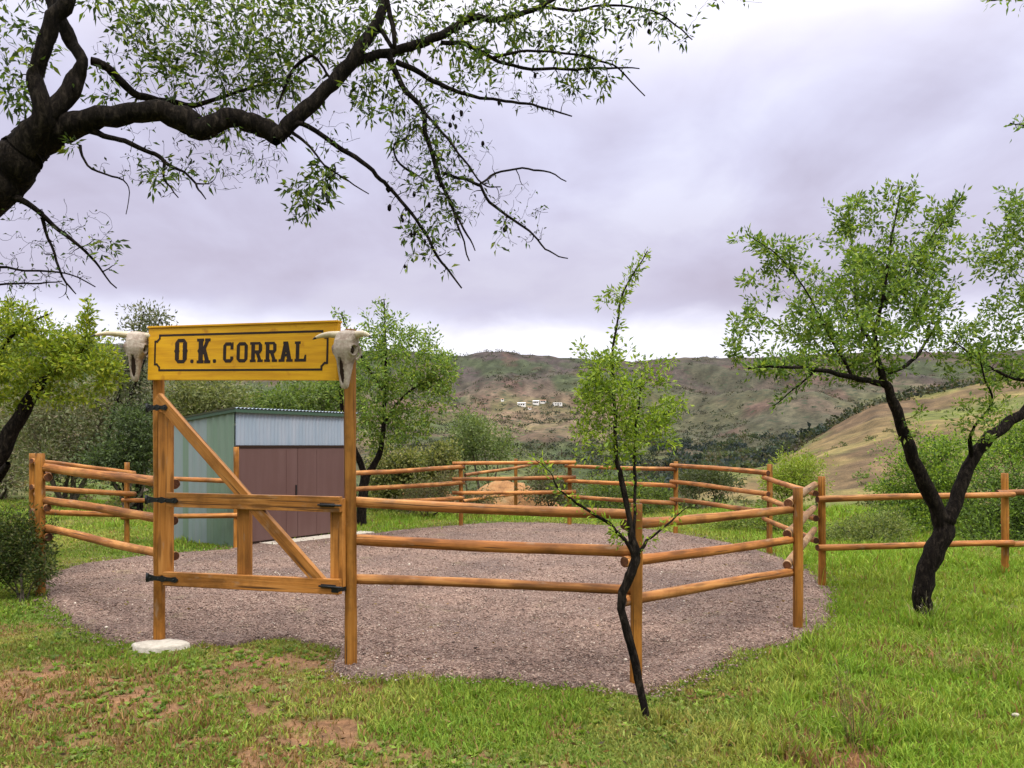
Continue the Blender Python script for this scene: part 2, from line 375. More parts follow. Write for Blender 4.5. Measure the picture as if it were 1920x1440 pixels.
def bare(x, y):
    wx = (fbm(x * 3, y * 3, 4) - .5) * .9; wy = (fbm(x * 3 + 40, y * 3 + 9, 4) - .5) * .9; br = fbm(x * 7 + 5, y * 7 + 8, 3)
    s = np.zeros(np.shape(x))
    for p, a, b_, e in BW:
        d = np.hypot((x + wx - p.x) / a, (y + wy - p.y) / (b_ * 1.6))
        s = np.maximum(s, min(1, e * 1.3) * (1 - sstep(.55, 1.4, d)))
    return np.clip(s * sstep(.20, .44, br) + .15 * s, 0, 1)

def mixa(a, b_, t): return np.asarray(a) * (1 - t[..., None]) + np.asarray(b_) * t[..., None]
def terrain_col(x, y, h):
    r = np.hypot(x, y); Y = np.maximum(y, 1); px = CXP + FPX * x / Y
    n1 = fbm(x / 2.5, y / 2.5, 4); n2 = fbm(x / 40 + 7, y / 60, 4); n3 = fbm(x / 9, y / 11 + 3, 4)
    soil = mixa((0.135, 0.062, 0.034), (0.18, 0.10, 0.054), sstep(.35, .65, n1))
    turf = mixa((0.06, 0.095, 0.014), (0.115, 0.115, 0.03), sstep(.4, .65, n1))
    near = mixa(turf, soil, np.clip(bare(x, y) * 1.1, 0, 1))
    dry = mixa((0.115, 0.082, 0.040), (0.14, 0.112, 0.045), sstep(.35, .6, n3))
    dry = mixa(dry, (0.088, 0.058, 0.036), sstep(.50, .64, fbm(x / 14 + 5, y / 16, 3)) * .8)
    dry = mixa(dry, (0.085, 0.108, 0.028), sstep(.46, .60, fbm(x / 17 + 15, y / 24, 3)) * .75)
    far = mixa((0.098, 0.080, 0.045), (0.070, 0.080, 0.030), sstep(.36, .54, n2))
    far = mixa(far, (0.115, 0.078, 0.058), sstep(.53, .63, fbm(x / 45 + 21, y / 80 + 3, 4)) * .8)
    far = mixa(far, (0.060, 0.048, 0.046), sstep(520, 760, Y) * (.55 + .45 * sstep(.45, .6, fbm(x / 90 + 1, y / 120 + 31, 4))))
    far = mixa(far, (0.046, 0.064, 0.028), sstep(.46, .56, fbm(x / 70 + 51, y / 110 + 1, 4)) * .75)
    far = mixa(far, (0.062, 0.052, 0.042), sstep(1230, 1290, px) * sstep(1700, 1560, px) * .6 * sstep(150, 170, Y))
    far = mixa(far, (0.085, 0.052, 0.044), sstep(.64, .72, fbm(x / 26 + 31, y / 50 + 3, 3)) * .7)
    mids = sstep(860, 960, px) * sstep(1230, 1130, px) * sstep(330, 380, Y) * sstep(640, 540, Y)
    far = mixa(far, mixa((0.135, 0.105, 0.06), (0.155, 0.105, 0.075), sstep(.42, .58, n3)), mids * .75)
    far = far * (.25 + 1.3 * fbm(x / 7, y / 12, 3))[..., None] * (1 - .18 * sstep(600, 780, Y))[..., None]
    # terraced farmland lines round the white farm
    ter = sstep(.75, .9, np.sin(h * 1.9 + 4 * n2) * .5 + .5) * sstep(900, 830, px) * 0
    c = mixa(near, far, sstep(24, 45, Y))
    nearh = sstep(1200, 1340, px) * (1 - sstep(200, 260, Y)) * sstep(22, 34, Y)
    dry = dry * (.55 + .9 * fbm(x / 1.6, y / 2.6, 3))[..., None]
    c = mixa(c, dry, nearh)
    mid = sstep(20, 26, Y) * (1 - sstep(90, 160, Y)) * (1 - nearh)
    c = mixa(c, mixa((0.10, 0.095, 0.04), (0.075, 0.105, 0.025), sstep(.3, .5, n1)), mid * .85)
    return np.clip(c, 0.01, 1)

def build_terrain():
    A = np.concatenate([np.linspace(-180, -60, 40, endpoint=False), np.linspace(-60, -37, 50, endpoint=False), np.linspace(-37, 37, 620, endpoint=False), np.linspace(37, 60, 50, endpoint=False), np.linspace(60, 180, 41)])
    A = np.radians(A[:-1])
    Rr = np.concatenate([[0.3, 1.0, 2.0], np.geomspace(3, 30, 150), np.geomspace(30.6, 1300, 230), [1700, 2400, 3400]])
    aa, rr = np.meshgrid(A, Rr)
    x = rr * np.sin(aa); y = rr * np.cos(aa); z = terrain(x, y)
    inside = grav_t(x, y) < 1.03
    z = np.where(inside, np.minimum(z, -0.012), z)
    V = np.stack([x, y, z], -1).reshape(-1, 3); nA, nR = len(A), len(Rr)
    i = np.arange(nR - 1)[:, None] * nA; j = np.arange(nA)[None]; j2 = (j + 1) % nA
    F = np.stack([i + j, i + nA + j, i + nA + j2, i + j2], -1).reshape(-1, 4)
    F = F[:, ::-1] if False else F
    c = terrain_col(x, y, z).reshape(-1, 3)
    V = np.concatenate([V, [[0, 0, float(terrain(0.0, 0.1))]]]); c = np.concatenate([c, c[:1]])
    me = np_mesh('ground', V, F, c, True)
    m, nt, b, _ = mat_new('ground'); at = nt.nodes.new('ShaderNodeAttribute'); at.attribute_name = 'col'
    geo = nt.nodes.new('ShaderNodeNewGeometry'); pos = geo.outputs['Position']
    f1 = noise(nt, pos, 6, 8, 0.7); f2 = noise(nt, pos, 0.35, 8, 0.72); f3 = noise(nt, pos, 45, 4, 0.7)
    cc = mixc(nt, 1.0, at.outputs['Color'], ramp(nt, f1, [(0.3, (0.6, 0.6, 0.6)), (0.7, (1.4, 1.38, 1.35))]), 'MULTIPLY')
    cc = mixc(nt, 1.0, cc, ramp(nt, f2, [(0.35, (0.6, 0.64, 0.66)), (0.65, (1.4, 1.36, 1.3))]), 'MULTIPLY')
    cc = mixc(nt, 1.0, cc, ramp(nt, f3, [(0.35, (0.7, 0.7, 0.7)), (0.65, (1.3, 1.3, 1.3))]), 'MULTIPLY')
    # low scrub that speckles the slopes
    sep = nt.nodes.new('ShaderNodeSeparateXYZ'); nt.links.new(pos, sep.inputs[0])
    vo = nt.nodes.new('ShaderNodeTexVoronoi'); vo.inputs['Scale'].default_value = 0.13; nt.links.new(pos, vo.inputs['Vector'])
    dots = ramp(nt, mth(nt, 'ADD', vo.outputs['Distance'], mth(nt, 'MULTIPLY', f1, 0.25)), [(0.30, (1, 1, 1)), (0.46, (0, 0, 0))])
    farm = mth(nt, 'MULTIPLY', ramp(nt, mth(nt, 'DIVIDE', sep.outputs[1], 1000), [(0.12, (0, 0, 0)), (0.2, (0.9, 0.9, 0.9))]), dots)
    cc = mixc(nt, farm, cc, (0.032, 0.04, 0.024))
    setc(nt, b, cc, 0.95, 0.1); bump(nt, b, mth(nt, 'ADD', f1, mth(nt, 'MULTIPLY', f3, 0.5)), 0.6, 0.03)
    o = link('ground', me, m); o['kind'] = 'structure'; o['label'] = 'meadow ground running out to the scrubby hills'
build_terrain()

def build_gravel():
    na, nr = 480, 90
    a = np.linspace(-np.pi, np.pi, na, endpoint=False)
    rb = grav_r(a) * (1 + 0.006 * (fbm(np.cos(a) * 30 + 50, np.sin(a) * 30 + 50, 3) - .5) * 2) + 0.16 * (fbm(np.cos(a) * 28 + 90, np.sin(a) * 28 + 90, 4) - .5)
    t = np.concatenate([np.linspace(0.02, .97, nr - 3), [.985, 1.0, 1.006]])
    aa, tt = np.meshgrid(a, t); rr = rb[None, :] * tt
    x = GC.x + rr * np.cos(aa); y = GC.y + rr * np.sin(aa)
    z = 0.028 + 0.03 * (fbm(x * 1.5, y * 1.5, 3) - .5) * np.clip((1 - tt) * 8, 0, 1) + 0.01 * (fbm(x * 8, y * 8, 2) - .5)
    z[-2] -= 0.012; z[-1] -= 0.05
    V = np.stack([x, y, z], -1).reshape(-1, 3)
    n = len(t); i = np.arange(n - 1)[:, None] * na; j = np.arange(na)[None]; j2 = (j + 1) % na
    F = np.stack([i + j, i + na + j, i + na + j2, i + j2], -1).reshape(-1, 4)[:, ::-1]
    c0 = len(V); V = np.concatenate([V, [[GC.x, GC.y, .026]]])
    me = np_mesh('gravel', V, np.concatenate([F, np.stack([np.full(na // 2, c0), np.arange(0, na, 2), (np.arange(0, na, 2) + 1) % na, (np.arange(0, na, 2) + 2) % na], -1)]), None, True)
    m, nt, b, _ = mat_new('gravel'); oc = coords(nt)
    vo = nt.nodes.new('ShaderNodeTexVoronoi'); vo.inputs['Scale'].default_value = 62; nt.links.new(oc, vo.inputs['Vector'])
    sp = nt.nodes.new('ShaderNodeSeparateColor'); nt.links.new(vo.outputs['Color'], sp.inputs[0])
    cc = ramp(nt, sp.outputs[0], [(0.0, (0.088, 0.058, 0.048)), (0.45, (0.155, 0.103, 0.083)), (0.8, (0.205, 0.142, 0.114)), (1.0, (0.30, 0.235, 0.19))])
    f2 = noise(nt, oc, 0.8, 5, 0.6); cc = mixc(nt, 1.0, cc, ramp(nt, f2, [(0.35, (0.72, 0.72, 0.75)), (0.65, (1.2, 1.15, 1.1))]), 'MULTIPLY')
    cc = mixc(nt, mth(nt, 'MULTIPLY', ramp(nt, noise(nt, oc, 1.7, 5, 0.65), [(0.6, (0, 0, 0)), (0.72, (1, 1, 1))]), 0.35), cc, (0.17, 0.16, 0.06))
    setc(nt, b, cc, 0.9, 0.2); bump(nt, b, mth(nt, 'ADD', vo.outputs['Distance'], noise(nt, oc, 90, 2)), 0.8, 0.012)
    o = link('gravel', me, m); tag(o, 'pinkish brown gravel floor inside the corral', None, None, 'structure')
    # loose stones
    n = 90000
    Yr = 5.1 * (17 / 5.1) ** rng.random(n) ** 1.25; pxs = rng.uniform(60, 1570, n)
    x = (pxs - CXP) / FPX * Yr; y = Yr; k = grav_t(x, y) < 1.0 + 0.03 * rng.standard_normal(n)
    k |= (grav_t(x, y) < 1.06) & (rng.random(n) < .25)
    pd_ = G(301, 1213); k &= np.hypot((x - pd_.x) / .27, (y - pd_.y) / .22) > 1
    x, y = x[k], y[k]; n = len(x); s = rng.uniform(.0035, .0085, n) * (1 + .05 * y) * np.where(rng.random(n) < .03, 1.9, 1)
    oct_ = np.array([[1, 0, 0], [0, 1, 0], [-1, 0, 0], [0, -1, 0], [0, 0, .6], [0, 0, -.6]])
    f8 = np.array([[0, 1, 4], [1, 2, 4], [2, 3, 4], [3, 0, 4], [1, 0, 5], [2, 1, 5], [3, 2, 5], [0, 3, 5]])
    V = oct_[None] * rng.uniform(.6, 1.3, (n, 6, 1)); th = rng.uniform(0, 6.28, n); cs, sn = np.cos(th)[:, None], np.sin(th)[:, None]
    V = np.stack([V[..., 0] * cs - V[..., 1] * sn, V[..., 0] * sn + V[..., 1] * cs, V[..., 2]], -1) * s[:, None, None]
    V += np.stack([x, y, 0.029 + s * .2 + 0.03 * (fbm(x * 1.5, y * 1.5, 3) - .5) * np.clip((1 - grav_t(x, y)) * 8, 0, 1)], -1)[:, None]
    pal = np.array([(0.215, 0.142, 0.113), (0.14, 0.088, 0.068), (0.31, 0.225, 0.175), (0.09, 0.062, 0.052), (0.46, 0.40, 0.33), (0.175, 0.125, 0.102)])
    c = pal[rng.choice(6, n, p=[.34, .24, .10, .10, .025, .195])] * rng.uniform(.8, 1.2, (n, 1))
    me = np_mesh('gravel_stones', V.reshape(-1, 3), (f8[None] + np.arange(n)[:, None, None] * 6).reshape(-1, 3), np.repeat(c, 6, 0))
    o = link('gravel_stones', me, M_PEB); tag(o, 'loose pinkish and cream stones scattered over the corral floor', 'gravel', None, 'stuff')
build_gravel()

# ------------------------------------------------------------------ grass blades
def build_grass():
    n = 820000
    Yr = 3.6 * (24 / 3.6) ** (rng.random(n) ** 1.1); pxs = rng.uniform(-160, 2080, n); pxs[640000:] = np.where(rng.random(180000) < .5, rng.uniform(-1400, -160, 180000), rng.uniform(2080, 3300, 180000))
    x = (pxs - CXP) / FPX * Yr; y = Yr + rng.normal(0, .02, n)
    t = grav_t(x, y)
    k = (t > 1.0 + .012 * rng.standard_normal(n)) & (rng.random(n) > bare(x, y) * .90)
    k |= (t > .80) & (t < 1) & (rng.random(n) < .03 * sstep(.5, .62, fbm(x * 1.5, y * 1.5, 3)))
    k &= ~((np.hypot((x - PAD.x) / .27, (y - PAD.y) / .22) < 1) & (rng.random(n) < .97))
    thin = fbm(x * 1.7 + 9, y * 1.7, 3); k &= rng.random(n) < np.clip(.45 + (thin - .35) * 2.2, .25, 1)
    x, y, t = x[k], y[k], t[k]; n = len(x)
    px = CXP + FPX * x / y
    lush = np.clip(sstep(1250, 1560, px) * .9 + sstep(.5, .65, fbm(x * .6 + 3, y * .6, 3)) * .5 + sstep(12, 15, y) * .4, 0, 1)
    L = rng.uniform(.012, .030, n) * (1 + 1.5 * lush) * (1 + .025 * y) * np.where(rng.random(n) < .04, 1.6, 1)
    L *= .45 + 1.1 * fbm(x * 5, y * 5, 2); L *= 1 + 1.1 * lush * sstep(.55, .7, fbm(x * 1.9 + 7, y * 1.9, 3))
    for bx_, by_ in POSTXY: L *= np.where(np.hypot(x - bx_, y - by_) < .13, 2.0, 1)
    wd = rng.uniform(.0024, .0048, n) * (1 + .11 * y)
    th = rng.uniform(0, 6.28, n); lean = rng.uniform(.15, 1.0, n)
    bx, by = np.cos(th), np.sin(th); la = rng.uniform(0, 6.28, n); lx, ly = np.cos(la) * lean, np.sin(la) * lean
    z0 = terrain(x, y) - .004
    b1 = np.stack([x - bx * wd, y - by * wd, z0], -1); b2 = np.stack([x + bx * wd, y + by * wd, z0], -1)
    mid = .55; m1 = np.stack([x + lx * L * .3, y + ly * L * .3, z0 + L * mid], -1)
    hw = np.stack([bx * wd * .8, by * wd * .8, 0 * bx], -1)
    tip = np.stack([x + lx * L * .9, y + ly * L * .9, z0 + L * np.sqrt(np.clip(1.2 - lean * .7, .2, 1))], -1)
    V = np.stack([b1, b2, m1 + hw, m1 - hw, tip], 1)
    F = np.array([[0, 1, 2], [0, 2, 3], [3, 2, 4]])
    pa = sstep(.4, .62, fbm(x * .9 + 20, y * .9 + 4, 4)); pb = sstep(.42, .62, fbm(x * 2.3 + 60, y * 2.3 + 4, 3))
    c = mixa((0.16, 0.225, 0.035), (0.275, 0.27, 0.07), pa)
    c = mixa(c, (0.12, 0.20, 0.035), pb * .45 * (1 - .5 * lush)); c = mixa(c, (0.205, 0.325, 0.032), lush * .75)
    dryp = np.clip(sstep(900, 300, px) * sstep(6.8, 5.0, y) * .35 + bare(x, y) * .6, 0, .8)
    d = (rng.random(n) < .06 + dryp); c[d] = mixa((0.27, 0.19, 0.075), (0.19, 0.105, 0.05), rng.random(d.sum()))
    c = c * rng.uniform(.65, 1.3, (n, 1)); c[:, 0] *= rng.uniform(.85, 1.2, n)
    me = np_mesh('grass', V.reshape(-1, 3), (F[None] + np.arange(n)[:, None, None] * 5).reshape(-1, 3), np.repeat(c, 5, 0))
    o = link('grass', me, M_GRASS); tag(o, 'short green meadow grass around the gravel corral', 'grass', None, 'stuff')
PAD = G(301, 1213)
POSTXY = [tuple(G(*q)[:2]) for q in ((657, 1250), (1193, 1287), (1496, 1181), (1541, 1101), (75, 1117), (1742, 1166), (1212, 1350), (1884, 1077), (1443, 1040), (1267, 1002))]
build_grass()

# ------------------------------------------------------------------ foliage tools
def leaf_arrays(pos, dirn, L, W, col, droop=0.0):
    n = len(pos); d = dirn / np.maximum(np.linalg.norm(dirn, axis=1, keepdims=True), 1e-9)
    rv = rng.standard_normal((n, 3)); s = np.cross(d, rv); s /= np.maximum(np.linalg.norm(s, axis=1, keepdims=True), 1e-9)
    nn = np.cross(d, s); L = L[:, None]; W = W[:, None]
    a = pos; tip = pos + d * L - np.array([0, 0, 1]) * L * droop
    m = pos + d * L * .45 + nn * W * .35
    V = np.stack([a, m + s * W * .5, tip, m - s * W * .5], 1)
    F = np.arange(n)[:, None] * 4 + np.arange(4)[None]
    return V.reshape(-1, 3), F, np.repeat(col, 4, 0)
def leaf_cols(n, pal, var=.25):
    pal = np.array(pal); c = pal[rng.integers(0, len(pal), n)]
    c = c * rng.uniform(1 - var, 1 + var, (n, 1)); return np.clip(c, .005, .9)
def catmull(pts, sub=4):
    pts = np.array(pts, float)
    if len(pts) < 3: return np.array([pts[0] + (pts[-1] - pts[0]) * t for t in np.linspace(0, 1, sub + 1)])
    p = np.concatenate([[2 * pts[0] - pts[1]], pts, [2 * pts[-1] - pts[-2]]]); out = []
    for i in range(1, len(p) - 2):
        for t in np.linspace(0, 1, sub, endpoint=False):
            out.append(.5 * (2 * p[i] + (p[i + 1] - p[i - 1]) * t + (2 * p[i - 1] - 5 * p[i] + 4 * p[i + 1] - p[i + 2]) * t * t + (3 * p[i] - p[i - 1] - 3 * p[i + 1] + p[i + 2]) * t ** 3))
    out.append(p[-2]); return np.array(out)
def limb(pts, sub=4, wob=.3):
    """pts: (px,py,Y,width_px)"""
    q = np.array([[*P(a, b_, Y), wd * Y / FPX / 2] for a, b_, Y, wd in pts]); q = catmull(q, sub)
    kn = rng.standard_normal((len(q), 3)); kn[1:] = .5 * (kn[1:] + kn[:-1]); q[:, :3] += kn * (q[:, 3:4] * wob * .22 + .0045 * (wob > 0))
    rn = rng.standard_normal(len(q)); rn[1:] = .6 * rn[1:] + .4 * rn[:-1]; q[:, 3] *= 1 + .05 * rn * (wob > 0)
    return q[:, :3], np.maximum(q[:, 3], .0012)
def pt_in(cl):
    """random point in a clump (px,py,Y,rx,ry[,rY metres])"""
    px, py, Y, rx, ry = cl[:5]; rd = cl[5] if len(cl) > 5 else rx * Y / FPX
    v = rng.standard_normal(3); v /= np.linalg.norm(v); v *= rng.random() ** .45
    return np.array(P(px + v[0] * rx, py + v[2] * ry, Y)) + np.array([0, v[1] * rd, 0])
def grow(limbs, targets, twig_r=.006, bend=.15, lift=0.0, seg=5, maxr=.4):
    """join every target to the nearest point of the skeleton by a curved twig; later twigs branch off earlier ones"""
    node = np.concatenate([l[0] for l in limbs]); nr = np.concatenate([l[1] for l in limbs])
    nodes = [node]; rads = [nr]; tw = []
    T = np.array(targets); d0 = np.array([np.min(np.linalg.norm(node - t, axis=1)) for t in T]); T = T[np.argsort(d0)]
    allp = node; allr = nr
    for t in T:
        dd = np.linalg.norm(allp - t, axis=1) * (1 + .12 * rng.random(len(allp))); i = int(np.argmin(dd)); a = allp[i]; L = np.linalg.norm(t - a)
        if L < .02: continue
        k = np.linspace(0, 1, seg + 1); off = rng.standard_normal(3) * bend * L; off[2] += lift * L
        pts = a + (t - a) * k[:, None] + off * (np.sin(k * np.pi))[:, None] + rng.standard_normal((seg + 1, 3)) * .025 * L * (k > 0)[:, None]
        r0 = min(allr[i] * .75, twig_r * (1 + 2.2 * L)); r = r0 + (max(.0012, r0 * .3) - r0) * k
        tw.append((pts, r)); allp = np.concatenate([allp, pts[1:]]); allr = np.concatenate([allr, r[1:]])
    return tw
def leaves_on(twigs, per_m, L, W, pal, droop=0, spread=1.0, start=.25, off=.02, up=0.0, var=.25, minper=3, cluster=1):
    pos = []; dr = []
    for pts, r in twigs:
        seglen = np.linalg.norm(np.diff(pts, axis=0), axis=1).sum(); n = max(minper, int(per_m * seglen * (1 - start)))
        t = start + (1 - start) * rng.random(n) ** .8; f = t * (len(pts) - 1); i = np.minimum(f.astype(int), len(pts) - 2); g = (f - i)[:, None]
        p = pts[i] * (1 - g) + pts[i + 1] * g; d = pts[i + 1] - pts[i]; d /= np.maximum(np.linalg.norm(d, axis=1, keepdims=True), 1e-9)
        p = np.repeat(p, cluster, 0); d = np.repeat(d, cluster, 0)
        v = rng.standard_normal(p.shape)
        dr.append(d * .6 + v * spread * .7 + np.array([0, 0, up])); pos.append(p + v * off)
    pos = np.concatenate(pos); dr = np.concatenate(dr); n = len(pos)
    return leaf_arrays(pos, dr, L * rng.uniform(.5, 1.3, n), W * rng.uniform(.6, 1.35, n), leaf_cols(n, pal, var), droop)
def tree(name, label, cat, base, limbs, clumps, ntw, per_m, L, W, pal, group=None, twig_r=.006, bark=None, lift=0.03, droop=0., start=.2, extra=None,
         sides=8, crown='crown', trunk='trunk', up=0., spread=1., bend=.12, off=.02, minper=4, cluster=1, var=.25, bare_ok=True):
    root = empty(name, base, label, cat, group)
    area = np.array([c[3] * c[4] * (c[6] if len(c) > 6 else 1) for c in clumps], float); pick = rng.choice(len(clumps), ntw, p=area / area.sum())
    tg = [pt_in(clumps[i]) for i in pick]
    for i in rng.choice(len(clumps), max(6, ntw // 16), p=area / area.sum()):
        c_ = clumps[i]; rd = c_[5] if len(c_) > 5 else .3; v = rng.standard_normal(3); v[2] = abs(v[2]) + .25 * (rng.random() < .6); v /= np.linalg.norm(v); v *= rng.uniform(1.1, 1.55)
        tg.append(np.array(P(c_[0] + v[0] * c_[3], c_[1] - v[2] * c_[4], c_[2])) + np.array([0, v[1] * rd, 0]))
    tw = grow(limbs, tg, twig_r, bend, lift)
    V1, F1 = tube_arrays(limbs, sides); V2, F2 = tube_arrays(tw, 4)
    V = np.concatenate([V1, V2]); F = np.concatenate([F1, F2 + len(V1)])
    b_ = Vector(base)
    link(trunk, np_mesh(trunk, V - np.array(b_), F, None, True), bark or M_BARK, root, Matrix.Translation(b_))
    if extra: tw = tw + extra
    for lp, lr in limbs:
        thin_ = np.where(lr < max(.014, twig_r * 3))[0]
        if len(thin_) > 3 and bare_ok: tw = tw + [(lp[thin_[0]:], lr[thin_[0]:])] * 2
    lv, lf, lc = leaves_on(tw, per_m, L, W, pal, droop, spread, start, off, up, var, minper, cluster)
    link(crown, np_mesh(crown, lv - np.array(b_), lf, lc), M_LEAF, root, Matrix.Translation(b_))
    return root, tw

# ------------------------------------------------------------------ corral fence
def post_geo(name, base, top_z, r, seed, mat, parent, sink=.12, lean=(0, 0)):
    L = top_z + sink; r *= .93
    me = log_mesh(name, L, r * 1.03, r * .98, seed, bend=.003)
    M = frame(Vector((base.x, base.y, -sink)), Vector((lean[0], lean[1], 1)), Vector((0, 1, 0)))
    return link(name, me, mat, parent, M)
def zpx(py, Y, px=960): return P(px, py, Y).z
def rail_geo(A, B, r, seed, parent, mat=None, over=(0.07, 0.07), name='rail', r2=None):
    r *= .92; d = (B - A); L = d.length + over[0] + over[1]; o = A - d.normalized() * over[0]
    rail = link(name, log_mesh(name, L, r, r2 or r * .93, seed), mat or M_LOG, parent, frame(o, d))
    return rail
POSTS = {'P1': (657, 1250), 'P2': (1193, 1287), 'P3': (1496, 1181), 'P4': (1541, 1101), 'P5': (1443, 1040), 'P6': (1267, 1002), 'P7': (1068, 986), 'P8': (864, 988),
         'P9': (652, 1027), 'P10': (443, 1029), 'P11': (238, 1021), 'L0': (62, 1050), 'L1': (75, 1117)}
TOPS = {'P2': 944, 'P3': 914, 'P4': 893, 'P5': 870, 'P6': 865, 'P7': 864, 'P8': 867, 'P9': 880, 'P10': 838, 'P11': 867, 'L0': 850, 'L1': 850}
B = {k: G(*v) for k, v in POSTS.items()}
B['P0'] = G(299, 1205)
fence = empty('corral_fence', B['P3'], 'round timber rail fence, varnished orange brown, ringing the gravel corral', 'fence')
for i, (k, ty) in enumerate(TOPS.items()):
    p = B[k]; post_geo('post', p, zpx(ty, p.y), {'L1': .058, 'P2': .045, 'L0': .06}.get(k, .047), 100 + i, M_POST, fence)
def inward(p, amt):
    d = Vector((-.4, 9.6, 0)) - Vector((p.x, p.y, 0)); d.normalize(); return Vector((p.x, p.y, 0)) + d * amt
RAILS = [  # post a, post b, three pairs of photo heights at the posts, overshoot, radius, offset
    ('P1', 'P2', [(942, 967), (1013, 1037), (1088, 1107)], (.02, .0), .044, .05),
    ('P2', 'P3', [(984, 957), (1055, 1013), (1126, 1074)], (.10, .02), .044, .06),
    ('P3', 'P4', [(943, 910), (1000, 952), (1058, 992)], (.07, .0), .045, .085),
    ('P4', 'P5', [(925, 896), (971, 934), (1013, 973)], (.10, .12), .040, .09),
    ('P5', 'P6', [(886, 872), (925, 903), (959, 936)], (.05, .12), .046, .07),
    ('P6', 'P7', [(880, 874), (911, 901), (943, 931)], (.05, .1), .046, .07),
    ('P7', 'P8', [(866, 869), (895, 898), (922, 924)], (.14, .18), .046, .07),
    ('P8', 'P9', [(876, 888), (905, 918), (933, 946)], (.10, .05), .046, .07),
    ('P10', 'P11', [(902, 896), (937, 938), (965, 970)], (.0, .15), .044, .07),
    ('P11', 'L0', [(886, 866), (926, 914), (965, 959)], (.12, .1), .046, .07),
    ('L0', 'L1', [(868, 893), (925, 950), (975, 1006)], (.05, .16), .05, .075),
    ('L1', 'P0', [(877, 907), (938, 974), (991, 1042)], (.05, .15), .049, .065),
]
sd_ = 300
for a, b_, ys, ov, r, off in RAILS:
    for k, (ya, yb) in enumerate(ys):
        sd_ += 1; A0, B0 = B[a], B[b_]
        A1 = inward(A0, off); B1 = inward(B0, off)
        A1.z = zpx(ya, A0.y); B1.z = zpx(yb, B0.y)
        mt = M_PALE if (a == 'P3') else M_LOG
        rl = rail_geo(A1, B1, r * random.Random(sd_).uniform(.93, 1.07), sd_, fence, mt, ov)
        if mt is M_PALE: rl['label'] = 'pale weathered rail of the corral fence'

# gateway: two tall posts
gway = empty('gateway', B['P0'], 'two tall timber gateposts carrying the yellow sign', 'gateway')
P0, P1 = B['P0'], B['P1']
U = Vector((P1.x - P0.x, P1.y - P0.y, 0)); GL = U.length; U.normalize(); NF = Vector((U.y, -U.x, 0))   # NF points to the camera
if NF.y > 0: NF = -NF
def gpl(px, py, off):
    """photo point on the vertical plane through the gateposts, pushed off metres towards the viewer -> (u, z)"""
    o = P0 + NF * off; d = ray(px, py); den = d.x * NF.x + d.y * NF.y
    t = (o.x * NF.x + o.y * NF.y) / den; q = Vector((0, 0, CAMH)) + d * t
    return (q - P0).dot(U), q.z
zt0 = gpl(299, 625, 0)[1]; zt1 = gpl(655, 618, 0)[1]
post_geo('gate_post', P0, zt0, .050, 1, M_POST, gway, lean=(-.002, 0)); post_geo('gate_post', P1, zt1, .049, 2, M_POST, gway)
MG = Matrix((U, -NF, Vector((0, 0, 1)))).transposed().to_4x4(); MG.translation = P0      # local x along gate, local -y to the viewer
def plank(name, x0, x1, yc, th, z0, z1, mat, parent, bev=.004, M=MG, along='x'):
    """board as its own object with local X along the grain"""
    if along == 'x': o = Vector((x0, yc, (z0 + z1) / 2)); Lx, Lz = x1 - x0, z1 - z0; F_ = Matrix.Identity(4)
    else: o = Vector(((x0 + x1) / 2, yc, z0)); Lx, Lz = z1 - z0, x1 - x0; F_ = Matrix(((0, 0, -1), (0, 1, 0), (1, 0, 0))).to_4x4()
    bm = bmesh.new(); box_bm(bm, 0, Lx, -th / 2, th / 2, -Lz / 2, Lz / 2, bev)
    return link(name, bm_mesh(name, bm), mat, parent, M @ Matrix.Translation(o) @ F_)
gate = empty('corral_gate', P0 + U * .05, 'timber field gate with long diagonal brace and tall hanging stile, closed under the yellow sign', 'gate')
FY = -.075   # gate frame sits on the viewer's side of the posts
def gu(px, py): return gpl(px, py, -FY)
s0 = gu(311, 900)[0] - .062; zb = gu(311, 1078)[1]; zs = gu(313, 772)[1]
plank('stile', s0, s0 + .13, FY, .045, zb, zs, M_PLANK, gate, along='z')
us = gu(622, 1000)[0]; ue = gu(645, 1000)[0]
zr0 = gu(640, 1108)[1]; zm1 = gu(640, 935)[1]
plank('stile', us, ue, FY + .002, .045, zr0 + .0, zm1, M_PLANK, gate, along='z')
um = gu(447, 1000)[0]; um2 = gu(470, 1000)[0]
plank('stile', um, um2, FY + .003, .04, gu(458, 1085)[1], gu(458, 945)[1], M_PLANK, gate, along='z')
def board(name, pa, pb, wd, yc, th, mat, parent):
    """board between two (u,z) points"""
    a = Vector((pa[0], 0, pa[1])); b_ = Vector((pb[0], 0, pb[1])); d = b_ - a; L = d.length; x = d.normalized(); z = x.cross(Vector((0, 1, 0)))
    M = Matrix((x, Vector((0, 1, 0)), z)).transposed().to_4x4(); M.translation = Vector((pa[0], yc, pa[1]))
    bm = bmesh.new(); box_bm(bm, 0, L, -th / 2, th / 2, -wd / 2, wd / 2, .004)
    return link(name, bm_mesh(name, bm), mat, parent, MG @ M)
board('gate_rail', gu(324, 936), gu(646, 945), .118, FY - .050, .050, M_PLANK, gate)
board('gate_rail', gu(318, 1083), gu(645, 1098), .115, FY - .050, .050, M_PLANK, gate)
board('brace', gu(304, 746), gu(613, 1095), .094, FY - .044, .045, M_PLANK, gate)
